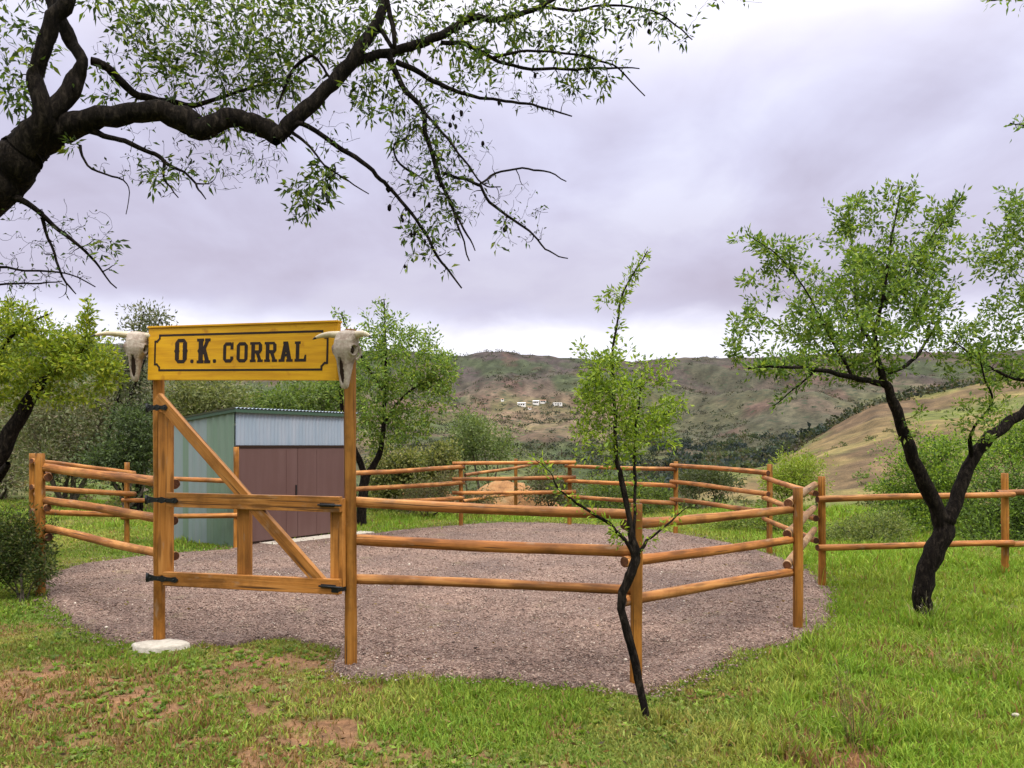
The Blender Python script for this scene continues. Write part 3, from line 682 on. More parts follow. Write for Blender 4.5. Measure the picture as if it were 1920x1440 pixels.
def hinge(px0, px1, py0, py1, parent, yy, name='strap_hinge'):
    a = gu(px0, py0); b_ = gu(px1, py1); L = b_[0] - a[0]; zc = (a[1] + b_[1]) / 2
    bm = bmesh.new()
    n = 12; top = []; bot = []
    for i in range(n + 1):
        t = i / n; h = .020 - .006 * t + .010 * max(0, math.sin(t * math.pi * 5)) + (.012 if i < 1 else 0); x = L * t
        if i == n: h = .006
        top.append((x, h)); bot.append((x, -h))
    fr = [bm.verts.new((x, -.004, z)) for x, z in top + bot[::-1]]; bk = [bm.verts.new((x, .004, z)) for x, z in top + bot[::-1]]
    bm.faces.new(fr); bm.faces.new(bk[::-1])
    for i in range(len(fr)): j = (i + 1) % len(fr); bm.faces.new((fr[i], fr[j], bk[j], bk[i]))
    h = link(name, bm_mesh(name, bm), M_IRON, parent, MG @ Matrix.Translation((a[0], yy, zc)))
    for t in (.12, .38, .62, .88):
        bm = bmesh.new(); bmesh.ops.create_uvsphere(bm, u_segments=10, v_segments=6, radius=.0075)
        link('bolt', bm_mesh('bolt', bm, True), M_CONC if False else M_IRON, h, MG @ Matrix.Translation((a[0] + L * t, yy - .006, zc)))
    bm = bmesh.new(); bmesh.ops.create_cone(bm, cap_ends=True, segments=14, radius1=.013, radius2=.013, depth=.075)
    link('hinge_pin', bm_mesh('hinge_pin', bm, True), M_IRON, h, MG @ Matrix.Translation((a[0], yy + .003, zc)))
hinge(288, 326, 765, 765, gate, FY - .072)
hinge(288, 347, 936, 937, gate, FY - .080); hinge(290, 347, 1082, 1083, gate, FY - .080)
for x0, x1, yp in ((612, 651, 945), (614, 653, 1095)):
    a = gu(x0, yp); b_ = gu(x1, yp); bm = bmesh.new(); box_bm(bm, a[0], b_[0] - .06, FY - .086, FY - .0752, a[1] - .014, a[1] + .014, .002)
    lt = link('latch', bm_mesh('latch', bm), M_IRON, gate, MG)
    bm = bmesh.new(); bmesh.ops.create_cone(bm, cap_ends=True, segments=12, radius1=.008, radius2=.008, depth=b_[0] - a[0] + .02)
    link('bolt_rod', bm_mesh('bolt_rod', bm, True), M_IRON, lt, MG @ Matrix.Translation(((a[0] + b_[0]) / 2, FY - .094, a[1])) @ Matrix.Rotation(R(90), 4, 'Y'))
bm = bmesh.new(); a = gu(640, 1105); box_bm(bm, a[0] - .035, a[0] + .025, FY - .082, FY + .03, a[1] - .012, a[1] + .022, .003); link('corner_plate', bm_mesh('corner_plate', bm), M_IRON, gate, MG)

# concrete collar of the left gatepost
bm = bmesh.new(); n = 30; rr_ = random.Random(5); rings = []
rad = [1 + .13 * abs(math.cos(i / n * 6.2832)) ** 3 - .10 * abs(math.sin(i / n * 12.566)) + rr_.uniform(-.05, .05) for i in range(n)]
for z, k in ((-.05, 1.04), (.022, 1.0), (.033, .93), (.037, .45)):
    rings.append([bm.verts.new((.215 * k * rad[i] * math.cos(i / n * 6.2832), .155 * k * rad[i] * math.sin(i / n * 6.2832), z + rr_.uniform(-.002, .002))) for i in range(n)])
for A_, B_ in zip(rings[:-1], rings[1:]):
    for i in range(n): bm.faces.new((A_[i], A_[(i + 1) % n], B_[(i + 1) % n], B_[i])).smooth = True
bm.faces.new(rings[-1])
o = link('concrete_footing', bm_mesh('concrete_footing', bm), M_CONC, None, Matrix.Translation((PAD.x, PAD.y - .0, 0))); tag(o, 'pale irregular concrete footing round the foot of the left gatepost', 'footing')

# ------------------------------------------------------------------ the sign
sign = empty('sign_board', P0 + U * 1.0 - NF * -.07 + Vector((0, 0, 2.0)), 'yellow painted board reading O.K. CORRAL in black slab letters over the gate', 'sign')
SY = -.075; STH = .04
def su(px, py): return gpl(px, py, -SY + STH / 2)
tl, tr_, bl, br = su(276, 613.5), su(631, 604.5), su(277, 712.5), su(631, 710.5)
z_top = (tl[1] + tr_[1]) / 2; z_bot = (bl[1] + br[1]) / 2; u0, u1 = (tl[0] + bl[0]) / 2, (tr_[0] + br[0]) / 2
TILT = math.atan2(((tr_[1] - tl[1]) + (br[1] - bl[1])) / 2, u1 - u0)
z_bot = bl[1]; z_top = z_bot + ((tl[1] - bl[1]) + (tr_[1] - br[1])) / 2
MS = MG @ Matrix.Translation((u0, SY, z_bot)) @ Matrix.Rotation(-TILT, 4, 'Y')
bm = bmesh.new(); box_bm(bm, 0, u1 - u0, -STH / 2, STH / 2, 0, z_top - z_bot, .004)
link('board', bm_mesh('board', bm), M_SIGN, sign, MS)
SW, SH = u1 - u0, z_top - z_bot
bm = bmesh.new(); box_bm(bm, -.005, SW + .005, -STH / 2 - .012, STH / 2 + .01, SH + .0005, SH + .016, .003)
link('top_strip', bm_mesh('top_strip', bm), M_SIGN, sign, MS)
def s2(px, py):
    a = su(px, py); dx, dz = a[0] - u0, a[1] - z_bot; c_, s_ = math.cos(TILT), math.sin(TILT); return (dx * c_ + dz * s_, -dx * s_ + dz * c_)
LAY = [0]
def poly_bm(bm, pts, y0=None):
    """thin painted shape on the face of the board, pts (x,z)"""
    LAY[0] += 1; yf = -STH / 2 - .0016 - .00012 * (LAY[0] % 9)
    f = [bm.verts.new((x, yf, z)) for x, z in pts]; b_ = [bm.verts.new((x, -STH / 2 - .0002, z)) for x, z in pts]
    bm.faces.new(f)
    for i in range(len(f)): j = (i + 1) % len(f); bm.faces.new((f[i], f[j], b_[j], b_[i]))
def stroke(bm, pts, wd, closed=False):
    n = len(pts); seg = [(pts[i], pts[(i + 1) % n]) for i in range(n if closed else n - 1)]
    for (x0, z0), (x1, z1) in seg:
        dx, dz = x1 - x0, z1 - z0; L = math.hypot(dx, dz); ex, ez = dx / L * wd * .42, dz / L * wd * .42; nx, nz = -dz / L * wd / 2, dx / L * wd / 2
        poly_bm(bm, [(x0 - ex + nx, z0 - ez + nz), (x1 + ex + nx, z1 + ez + nz), (x1 + ex - nx, z1 + ez - nz), (x0 - ex - nx, z0 - ez - nz)])
bm = bmesh.new()
bpx = [(300, 628), (604, 620.5), (604, 629), (613, 631.5), (614, 681), (606, 682), (605, 692), (299, 695), (298, 686), (290, 684), (289, 638), (299, 636)]
BX0, BZ0 = s2(290, 695); BX1, BZ1 = s2(615, 622); BZ0 = (s2(300, 695)[1] + s2(605, 692)[1]) / 2; BZ1 = (s2(300, 629)[1] + s2(604, 621)[1]) / 2; nx_ = .05
stroke(bm, [(BX0 + nx_, BZ1), (BX1 - nx_, BZ1), (BX1 - nx_, BZ1 - nx_ * .5), (BX1 - nx_ * .45, BZ1 - nx_), (BX1, BZ1 - nx_), (BX1, BZ0 + nx_), (BX1 - nx_ * .45, BZ0 + nx_), (BX1 - nx_, BZ0 + nx_ * .5), (BX1 - nx_, BZ0),
            (BX0 + nx_, BZ0), (BX0 + nx_, BZ0 + nx_ * .5), (BX0 + nx_ * .45, BZ0 + nx_), (BX0, BZ0 + nx_), (BX0, BZ1 - nx_), (BX0 + nx_ * .45, BZ1 - nx_), (BX0 + nx_, BZ1 - nx_ * .5)], .017, True)
link('border_line', bm_mesh('border_line', bm), M_BLACK, sign, MS)
def letter(ch, pxl, pxr, pyt, pyb, big=False):
    a = s2(pxl, pyb); c = s2(pxr, pyt); x0, z0 = a; W_, H_ = c[0] - a[0], c[1] - a[1]
    bm = bmesh.new(); sw = .34 if big else .29; T = lambda x, z: (x0 + x * W_, z0 + z * H_)
    st = sw * W_; hz = .17 * H_ if not big else .14 * H_; sx = sw; sz = hz / H_
    def R_(x_0, x_1, z_0, z_1): poly_bm(bm, [T(x_0, z_0), T(x_1, z_0), T(x_1, z_1), T(x_0, z_1)])
    def Q(*p): poly_bm(bm, [T(*q) for q in p])
    if ch in 'OC':
        cx, cz = .24, .16
        Q((cx, 1), (1 - cx, 1), (1 - cx - .02, 1 - sz), (cx + .02, 1 - sz)); Q((cx, 0), (1 - cx, 0), (1 - cx - .02, sz), (cx + .02, sz))
        Q((cx, 1), (0, 1 - cz), (sx, 1 - cz - .02), (cx + .04, 1 - sz)); Q((cx, 0), (0, cz), (sx, cz + .02), (cx + .04, sz))
        R_(0, sx, cz, 1 - cz)
        if big: Q((0, .5), (-.05, .5), (0, .58)); Q((-.07, .5), (0, .42), (sx, .46), (sx + .05, .5), (sx, .54), (0, .58))
        Q((1 - cx, 1), (1, 1 - cz), (1 - sx, 1 - cz - .02), (1 - cx - .04, 1 - sz)); Q((1 - cx, 0), (1, cz), (1 - sx, cz + .02), (1 - cx - .04, sz))
        if ch == 'O':
            R_(1 - sx, 1, cz, 1 - cz)
            if big: Q((1.07, .5), (1, .42), (1 - sx, .46), (1 - sx - .05, .5), (1 - sx, .54), (1, .58))
        else: R_(1 - sx, 1, 1 - cz - .2, 1 - cz); R_(1 - sx, 1, cz, cz + .14); R_(1 - sx * .45, 1, 1 - cz - .1, 1)
    if ch == 'K':
        R_(.12, .12 + sx, 0, 1); R_(0, .52, 0, .12); R_(0, .52, .88, 1); R_(.6, 1, .88, 1); R_(.56, 1.02, 0, .12); Q((.03, .5), (.12, .42), (.45, .46), (.45, .54), (.12, .58))
        Q((.3, .42), (.66, .93), (.93, .93), (.5, .36)); Q((.42, .62), (.66, .62), (.95, .06), (.63, .06))
    if ch == 'R':
        R_(.1, .1 + sx, 0, 1); R_(0, .46, 0, .13); R_(0, .8, .87, 1); R_(.2, .78, .42, .42 + sz)
        Q((.76, 1), (.95, .86), (.68, .82), (.68, .88)); R_(.69, .95, .56, .87); Q((.95, .57), (.78, .42), (.66, .5), (.69, .57)); Q((.45, .45), (.72, .45), (.93, .08), (.66, .08)); R_(.6, 1.02, 0, .13)
    if ch == 'A':
        Q((.36, 1), (.62, 1), (.42, .08), (.1, .08)); Q((.40, 1), (.66, 1), (.95, .08), (.63, .08)); R_(.24, .8, .26, .39); R_(-.03, .42, 0, .13); R_(.56, 1.04, 0, .13); R_(.3, .6, .88, 1)
    if ch == 'L':
        R_(.1, .1 + sx, 0, 1); R_(0, .5, .87, 1); R_(0, 1, 0, .14); Q((.78, .12), (1, .12), (1, .34), (.88, .34))
    if ch == '.':
        Q((.2, 0), (.8, 0), (1, .25), (1, .75), (.8, 1), (.2, 1), (0, .75), (0, .25))
    link('letter', bm_mesh('letter', bm), M_BLACK, sign, MS)['label'] = ('full stop' if ch == '.' else 'letter ' + ch)
Z5 = lambda u, v: (160 + u / 3.2, 560 + v / 3.2)
for ch, a, b_, c, d, big in [('O', 537, 612, 240, 388, 1), ('.', 630, 650, 365, 387, 0), ('K', 668, 752, 238, 388, 1), ('.', 765, 785, 363, 386, 0), ('C', 826, 890, 261, 384, 0), ('O', 907, 976, 260, 383, 0),
                             ('R', 987, 1066, 259, 381, 0), ('R', 1074, 1152, 258, 380, 0), ('A', 1162, 1244, 256, 379, 0), ('L', 1255, 1328, 255, 378, 0)]:
    p, q = Z5(a, c), Z5(b_, d); letter(ch, p[0], q[0], p[1], q[1], bool(big))

# ------------------------------------------------------------------ cattle skulls
def skull(label, M, scale=1.0, seed=1, hornspan=1.0):
    """local: z up, -y to the viewer, origin at the poll; length .42 m downwards"""
    root = empty('cattle_skull', M.translation, label, 'skull', 'cattle skulls at the two ends of the sign')
    ML = M @ Matrix.Scale(scale, 4)
    rr = np.random.default_rng(seed); NS, NP = 70, 56
    t = np.linspace(0, 1, NS); L = .43
    wk = np.interp(t, [0, .05, .14, .24, .33, .42, .55, .72, .86, .95, 1], [.060, .083, .086, .083, .094, .078, .052, .044, .036, .033, .022])
    dk = np.interp(t, [0, .06, .2, .35, .5, .7, .9, 1], [.035, .06, .08, .085, .07, .05, .03, .012])
    yc = np.interp(t, [0, .2, .4, .7, 1], [.03, .012, .012, .022, .035])
    V = np.zeros((NS, NP, 3)); a = np.arange(NP) / NP * 2 * np.pi
    for i in range(NS):
        ca, sa = np.cos(a), np.sin(a); e = .75
        x = wk[i] * np.sign(ca) * np.abs(ca) ** e; y = yc[i] + dk[i] * np.sign(sa) * np.abs(sa) ** e; z = np.full(NP, -L * t[i])
        x = x.copy(); y = y.copy()
        front = sa < 0.2
        # eye sockets, sunk into the sides with a raised rim
        for s in (-1, 1):
            d = np.hypot((t[i] - .345) * L / .034, (y - (yc[i] - .018)) / .034) + (0 if True else 0)
            on = (x * s > wk[i] * .35); dep = np.clip(1 - d, 0, 1) ** .5 * .055; rim = np.exp(-((d - 1.15) / .18) ** 2) * .010
            x = np.where(on, x - s * dep + s * rim, x)
        # long nasal opening in the lower half
        nw = np.interp(t[i], [.50, .58, .75, .88, .93], [.001, .016, .022, .014, .001]); dn = np.clip(1 - np.abs(x) / max(nw, 1e-4), 0, 1) ** .35
        if .5 < t[i] < .93: y = np.where(front & (sa < -.1), y + dn * .042, y)
        y = y + np.where(front, -.004 * np.exp(-(x / .012) ** 2) * (t[i] < .5), 0)
        V[i] = np.stack([x, y, z], -1)
    V += rr.standard_normal(V.shape) * .0008
    i = np.arange(NS - 1)[:, None] * NP; j = np.arange(NP)[None]; j2 = (j + 1) % NP
    F = np.stack([i + j, i + NP + j, i + NP + j2, i + j2], -1).reshape(-1, 4)
    VV = np.concatenate([V.reshape(-1, 3), [[0, .03, .005]], [[0, .035, -L - .004]]]); c0 = NS * NP
    cap = [[c0, jj, jj + 1, (jj + 2) % NP] for jj in range(0, NP, 2)] + [[c0 + 1, c0 - NP + (jj + 2) % NP, c0 - NP + jj + 1, c0 - NP + jj] for jj in range(0, NP, 2)]
    link('bone', np_mesh('bone', VV, np.concatenate([F, cap]), None, True), M_BONE, root, ML)
    # dark sheet and balls paint the shade of the hollows, just behind the bone
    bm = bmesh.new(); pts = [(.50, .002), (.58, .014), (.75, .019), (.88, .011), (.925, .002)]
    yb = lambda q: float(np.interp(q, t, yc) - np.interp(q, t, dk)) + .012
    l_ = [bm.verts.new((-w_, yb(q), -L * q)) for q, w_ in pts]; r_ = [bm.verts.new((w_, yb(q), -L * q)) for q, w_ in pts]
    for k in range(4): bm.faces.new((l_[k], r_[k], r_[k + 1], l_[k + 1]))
    link('nasal_shade', bm_mesh('nasal_shade', bm), M_DARK, root, ML)
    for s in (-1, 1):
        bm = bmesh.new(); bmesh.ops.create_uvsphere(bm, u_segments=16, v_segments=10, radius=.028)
        link('socket_shade', bm_mesh('socket_shade', bm, True), M_DARK, root, ML @ Matrix.Translation((s * .062, -.008, -L * .345)) @ Matrix.Diagonal((.75, 1, 1.05, 1)))
        # cheek arch and back of the jaw, standing off behind
        arch = np.array([(s * .085, .03, -.10), (s * .100, .05, -.14), (s * .098, .055, -.18), (s * .08, .04, -.215)]); arch = catmull(arch, 4)
        va, fa = tube_arrays([(arch, np.full(len(arch), .010))], 8); link('cheek_bone', np_mesh('cheek_bone', va, fa, None, True), M_BONE, root, ML)
        hs = hornspan
        hp = catmull([(s * .06, .03, -.030), (s * .10, .02, -.028), (s * .155 * hs, -.005, -.030), (s * .215 * hs, -.03, -.046), (s * .262 * hs, -.05, -.073)], 6)
        hr = np.interp(np.linspace(0, 1, len(hp)), [0, .2, .6, .9, 1], [.030, .029, .020, .010, .003])
        cut = int(len(hp) * .86)
        va, fa = tube_arrays([(hp[:cut + 1], hr[:cut + 1])], 14); h = link('horn', np_mesh('horn', va, fa, None, True), M_HORN, root, ML)
        va, fa = tube_arrays([(hp[cut:], hr[cut:] * 1.01)], 14); link('horn_tip', np_mesh('horn_tip', va, fa, None, True), M_TIP, h, ML)
    return root
a = gpl(648, 619, .20); o = P0 + U * a[0] + NF * .19; o.z = a[1]
YAW = math.atan2(U.y, U.x)
skull('cattle skull with pale horns on the right gatepost, overlapping the sign end', Matrix.Translation(o) @ Matrix.Rotation(YAW - R(2), 4, 'Z') @ Matrix.Rotation(R(2), 4, 'Y') @ Matrix.Rotation(R(-5), 4, 'X'), 1.0, 3)
a = gpl(259, 622, .12); o = P0 + U * a[0] + NF * .13; o.z = a[1]
skull('greyish cattle skull hung at the left end of the sign, long horn to the left', Matrix.Translation(o) @ Matrix.Rotation(YAW + R(24), 4, 'Z') @ Matrix.Rotation(R(3), 4, 'Y') @ Matrix.Rotation(R(-4), 4, 'X'), .98, 8, 1.38)
# wooden stub that carries the right skull
# ------------------------------------------------------------------ outer fences
def simple_fence(label, posts, rails, grp=None):
    b0 = G(*posts[0][:2]); f = empty('rail_fence', b0, label, 'fence', grp)
    for i, (px, py, ty) in enumerate(posts):
        p = G(px, py); post_geo('post', p, zpx(ty, p.y), .05, 700 + i + int(px), M_POST, f)
    for i, (x0, y0, Y0_, x1, y1, Y1_) in enumerate(rails):
        rail_geo(P(x0, y0, Y0_), P(x1, y1, Y1_), .043, 800 + i + int(x0), f, M_LOG, (0, 0))
    return f
Y4 = B['P4'].y; YR = G(1884, 1077).y
simple_fence('two rail round timber fence running right from the corral, behind the Y trunked tree', [(1884, 1077, 887), (2330, 1062, 890)],
             [(1532, 936, Y4 - .085, 1900, 926.5, YR - .09), (1532, 1026.5, Y4 - .085, 1900, 1018, YR - .09), (1870, 924, YR - .09, 2360, 918, YR + .3), (1870, 1021, YR - .09, 2360, 1014, YR + .3)])
ob = G(967, 950).y
simple_fence('weathered two rail fence standing just beyond the far side of the corral', [(967, 951, 860)],
             [(872, 891, 17.6, 993, 873, ob - .09), (868, 940, 17.6, 1000, 921, ob - .09)])

# ------------------------------------------------------------------ shed
shed = empty('metal_shed', G(441, 1026), 'small corrugated metal shed with wide brown double doors', 'shed')
SA = G(441, 1026); SBd = (G(645, 1001) - SA); SBd.z = 0
ex = SBd.normalized(); SWd = 2.56; ey = Vector((-ex.y, ex.x, 0))
if ey.y < 0: ey = -ey
SD = 1.95
MSH = Matrix((ex, ey, Vector((0, 0, 1)))).transposed().to_4x4(); MSH.translation = Vector((SA.x, SA.y, -.01))
Hf = P(438, 769, SA.y).z + .0; Hb = 2.12
def zroof(y): return Hf + (Hb - Hf) * y / SD
def corr_panel(name, x0, x1, zf0, zf1, pitch, depth, mat, parent, M, lab=None):
    """corrugated sheet along local x, from zf0(x) to zf1(x), facing -y"""
    n = max(4, int((x1 - x0) / pitch * 8)); xs = np.linspace(x0, x1, n); y = -depth * (0.5 + .5 * np.cos((xs - x0) / pitch * 2 * np.pi))
    V = []; 
    for zf in (zf0, zf1): V.append(np.stack([xs, y, np.array([zf(v) for v in xs])], -1))
    for zf in (zf0, zf1): V.append(np.stack([xs, y + .003, np.array([zf(v) for v in xs])], -1))
    V = np.concatenate(V); i = np.arange(n - 1); F = np.stack([i, i + 1, i + n + 1, i + n], -1)
    F2 = np.stack([i + 2 * n, i + 3 * n, i + 3 * n + 1, i + 2 * n + 1], -1); F3 = np.stack([i + n, i + n + 1, i + 3 * n + 1, i + 3 * n], -1)
    F4 = np.stack([i, i + 2 * n, i + 2 * n + 1, i + 1], -1)
    return link(name, np_mesh(name, V, np.concatenate([F, F2, F3, F4]), None, False), mat, parent, M)
DH = 1.70
Mfront = MSH
corr_panel('front_panel', 0, SWd, lambda x: DH, lambda x: Hf - .01, .076, .011, M_ZINC, shed, MSH @ Matrix.Translation((0, -.002, 0)))
Mleft = MSH @ Matrix.Translation((0, SD, 0)) @ Matrix.Rotation(R(-90), 4, 'Z')     # local x runs from the back to the front
zl = lambda x: zroof(SD - x) - .01
for i, (x0, x1, mt) in enumerate(((0, .42, M_PALEB), (.42, .60, M_GREENS), (.60, 1.04, M_PALEB), (1.04, 1.16, M_PALEB), (1.16, SD, M_GREENS))):
    corr_panel('side_panel', x0, x1 - .004, lambda x: 0, zl, .20, .009 + .0015 * i, mt, shed, Mleft)
bm = bmesh.new(); box_bm(bm, .0, SWd, SD, SD + .03, 0, Hb - .02); link('back_wall', bm_mesh('back_wall', bm), M_ZINC, shed, MSH)
bm = bmesh.new(); box_bm(bm, SWd - .03, SWd, .01, SD - .01, 0, Hb - .02); link('right_wall', bm_mesh('right_wall', bm), M_ZINC, shed, MSH)
slope = math.atan2(Hf - Hb, SD); rl = math.hypot(SD + .22, (Hf - Hb) * (1 + .22 / SD))
MR = MSH @ Matrix.Translation((-.06, -.07, zroof(-.07) + .045)) @ Matrix.Rotation(-slope, 4, 'X')
n = 260; xs = np.linspace(0, SWd + .2, n); zc_ = .010 * np.cos(xs / .076 * 2 * np.pi)
V = np.concatenate([np.stack([xs, np.full(n, yy), zc_ + dz], -1) for yy in (0, rl + .05) for dz in (0, -.005)]); i = np.arange(n - 1)
F = np.concatenate([np.stack([i, i + 1, i + 2 * n + 1, i + 2 * n], -1), np.stack([i + n, i + 3 * n, i + 3 * n + 1, i + n + 1], -1), np.stack([i, i + n, i + n + 1, i + 1], -1), np.stack([i + 2 * n, i + 2 * n + 1, i + 3 * n + 1, i + 3 * n], -1)])
roof = link('roof', np_mesh('roof', V, F, None, False), M_ZINC, shed, MR)
bm = bmesh.new(); box_bm(bm, -.04, SWd + .08, -.060, -.035, zroof(-.06) - .035, zroof(-.06) + .022, .003); link('fascia', bm_mesh('fascia', bm), M_FRAMEG, roof, MSH)
bm = bmesh.new(); bmesh.ops.create_cube(bm, size=1); bmesh.ops.scale(bm, vec=(.02, rl, .05), verts=bm.verts)
link('fascia', bm_mesh('fascia', bm), M_FRAMEG, roof, MR @ Matrix.Translation((.03, rl / 2, -.045)))
bm = bmesh.new(); box_bm(bm, .0, SWd, -.045, -.022, DH - .035, DH + .012, .003); link('lintel', bm_mesh('lintel', bm), M_DARK, shed, MSH)
dm = SWd / 2 - .02
for k, (x0, x1) in enumerate(((.05, dm), (dm + .008, SWd - .05))):
    bm = bmesh.new(); box_bm(bm, x0, x1, -.035, -.005, .07, DH - .04, .003)
    dr = link('door', bm_mesh('door', bm), M_DOOR, shed, MSH)
    for fr in ((.8,) if k == 0 else (.35,)):
        bm = bmesh.new(); xx = x0 + (x1 - x0) * fr; box_bm(bm, xx - .006, xx + .006, -.041, -.0345, .09, DH - .06, .001); link('door_seam', bm_mesh('door_seam', bm), M_DOOR, dr, MSH)
    if k == 0:
        bm = bmesh.new(); box_bm(bm, x1 - .05, x1 - .03, -.06, -.036, .82, 1.0, .003); link('handle', bm_mesh('handle', bm), M_IRON, dr, MSH)
bm = bmesh.new(); box_bm(bm, .0, SWd, -.03, .03, 0, .06, .004); link('sill', bm_mesh('sill', bm), M_DARK, shed, MSH)
bm = bmesh.new(); box_bm(bm, .45, SWd + .2, -.45, -.05, -.04, .045, .008); ap = link('concrete_threshold', bm_mesh('concrete_threshold', bm), M_CONC, shed, MSH)

# ------------------------------------------------------------------ trees
G_ALM = [(0.075, 0.13, 0.028), (0.10, 0.17, 0.035), (0.05, 0.085, 0.025), (0.13, 0.20, 0.04), (0.16, 0.22, 0.04)]
G_YEL = [(0.24, 0.30, 0.025), (0.19, 0.26, 0.02), (0.31, 0.33, 0.03), (0.13, 0.18, 0.02)]
G_MID = [(0.14, 0.225, 0.035), (0.18, 0.27, 0.045), (0.09, 0.15, 0.03), (0.25, 0.31, 0.05)]
G_OLV = [(0.175, 0.19, 0.095), (0.13, 0.15, 0.065), (0.24, 0.225, 0.14), (0.095, 0.11, 0.045), (0.18, 0.15, 0.10)]
G_DRK = [(0.07, 0.10, 0.04), (0.10, 0.14, 0.05), (0.04, 0.06, 0.025)]
G_BRT = [(0.19, 0.30, 0.03), (0.25, 0.34, 0.04), (0.12, 0.20, 0.03), (0.06, 0.11, 0.025)]

# right tree with a forked dark trunk
Yt = G(1742, 1166).y
la = limb([(1742, 1180, Yt, 37.8), (1728, 1120, Yt, 32.7), (1742, 1055, Yt, 36.1), (1768, 1000, Yt, 37.8), (1772, 970, Yt, 34.4)], 5, .35)
lb = limb([(1768, 985, Yt, 27.5), (1742, 925, Yt - .05, 27.5), (1712, 860, Yt - .15, 24.1), (1690, 795, Yt - .2, 20.6), (1668, 735, Yt - .25, 17.2), (1654, 705, Yt - .3, 13.8), (1640, 640, Yt - .3, 8.6), (1655, 560, Yt - .3, 6.0), (1670, 460, Yt - .3, 4.3), (1690, 350, Yt - .2, 2.6)], 5, .35)
lc = limb([(1772, 985, Yt, 25.8), (1796, 925, Yt + .05, 24.1), (1820, 868, Yt + .1, 22.4), (1846, 828, Yt + .1, 22.4), (1880, 800, Yt + .15, 20.6), (1925, 768, Yt + .2, 17.2), (1955, 700, Yt + .3, 12.9), (1970, 600, Yt + .3, 8.6), (1960, 480, Yt + .3, 4.3), (1920, 390, Yt + .3, 2.6)], 5, .35)
ld = limb([(1662, 722, Yt - .25, 12.9), (1625, 712, Yt - .4, 11.2), (1580, 704, Yt - .6, 9.5), (1533, 692, Yt - .8, 7.7), (1454, 687, Yt - 1.0, 5.2), (1404, 690, Yt - 1.0, 3.4)], 5)
le = limb([(1668, 700, Yt - .2, 7.7), (1700, 684, Yt, 6.9), (1729, 654, Yt + .2, 5.2), (1760, 600, Yt + .3, 3.4)], 4)
lf = limb([(1822, 862, Yt + .1, 8.6), (1818, 825, Yt, 7.7), (1826, 800, Yt - .1, 5.2), (1860, 754, Yt - .2, 4.3), (1846, 708, Yt - .3, 3.4), (1835, 660, Yt - .3, 2.6)], 4)
lg = limb([(1950, 720, Yt + .3, 7.7), (1917, 712, Yt + .2, 6.9), (1883, 704, Yt + .1, 6.0), (1837, 675, Yt, 4.3), (1790, 640, Yt, 2.6)], 4)
lh = limb([(1600, 705, Yt - .5, 6.0), (1560, 640, Yt - .5, 5.2), (1520, 560, Yt - .6, 3.4), (1460, 480, Yt - .6, 2.6), (1400, 440, Yt - .6, 1.7)], 4)
li = limb([(1645, 660, Yt - .3, 6.9), (1610, 600, Yt + .2, 5.2), (1600, 500, Yt + .3, 3.4), (1590, 380, Yt + .3, 2.6)], 4)
lj = limb([(1660, 560, Yt - .3, 5.2), (1720, 480, Yt - .2, 3.4), (1780, 400, Yt, 2.6), (1805, 365, Yt, 1.7)], 4)
lk = limb([(1533, 692, Yt - .8, 4.3), (1500, 720, Yt - .8, 3.4), (1450, 760, Yt - .8, 1.7)], 4)
C = [(1650, 570, Yt, 130, 95, .8), (1600, 640, Yt - .4, 130, 60, .6), (1690, 500, Yt, 80, 70, .5), (1580, 520, Yt - .2, 75, 60, .5), (1505, 600, Yt - .4, 60, 55, .4), (1470, 490, Yt - .5, 40, 45, .2), (1430, 455, Yt - .5, 40, 18, .1), (1405, 590, Yt - .6, 40, 40, .3),
     (1380, 640, Yt - .7, 25, 40, .2), (1595, 410, Yt, 38, 60, .2), (1650, 390, Yt, 25, 50, .2), (1705, 385, Yt, 18, 50, .2), (1770, 410, Yt, 35, 35, .2), (1745, 470, Yt, 45, 40, .3), (1740, 560, Yt + .2, 55, 60, .4),
     (1780, 610, Yt + .2, 60, 45, .4), (1420, 670, Yt - .8, 60, 30, .3), (1500, 690, Yt - .7, 60, 35, .3), (1800, 680, Yt + .2, 55, 45, .4), (1400, 530, Yt - .5, 30, 10, .1), (1620, 700, Yt - .2, 70, 30, .3), (1700, 790, Yt - .2, 20, 50, .2, .35)]
C2 = [(1880, 470, Yt + .3, 45, 75, .4), (1920, 420, Yt + .3, 40, 45, .4), (1850, 480, Yt + .2, 40, 25, .2), (1910, 580, Yt + .3, 60, 60, .4), (1960, 500, Yt + .3, 60, 90, .5), (1850, 640, Yt + .2, 50, 50, .3), (1900, 690, Yt + .3, 60, 50, .4),
      (1830, 780, Yt - .2, 55, 40, .3, .7), (1890, 380, Yt + .3, 30, 20, .2), (1990, 640, Yt + .4, 70, 80, .5), (1980, 400, Yt + .4, 50, 40, .4), (1850, 830, Yt - .1, 20, 20, .1, .4)]
tree('almond_tree', 'almond tree with black trunk forking in a Y, in the grass right of the corral', 'tree', G(1742, 1166), [la, lb, lc, ld, le, lf, lg, lh, li, lj, lk], C + C2, 1400, 95, .055, .023,
     [(0.12, 0.20, 0.03), (0.18, 0.27, 0.04), (0.08, 0.14, 0.03), (0.25, 0.32, 0.05)], twig_r=.0045, cluster=1, start=.05, up=.12, off=.022, minper=15)

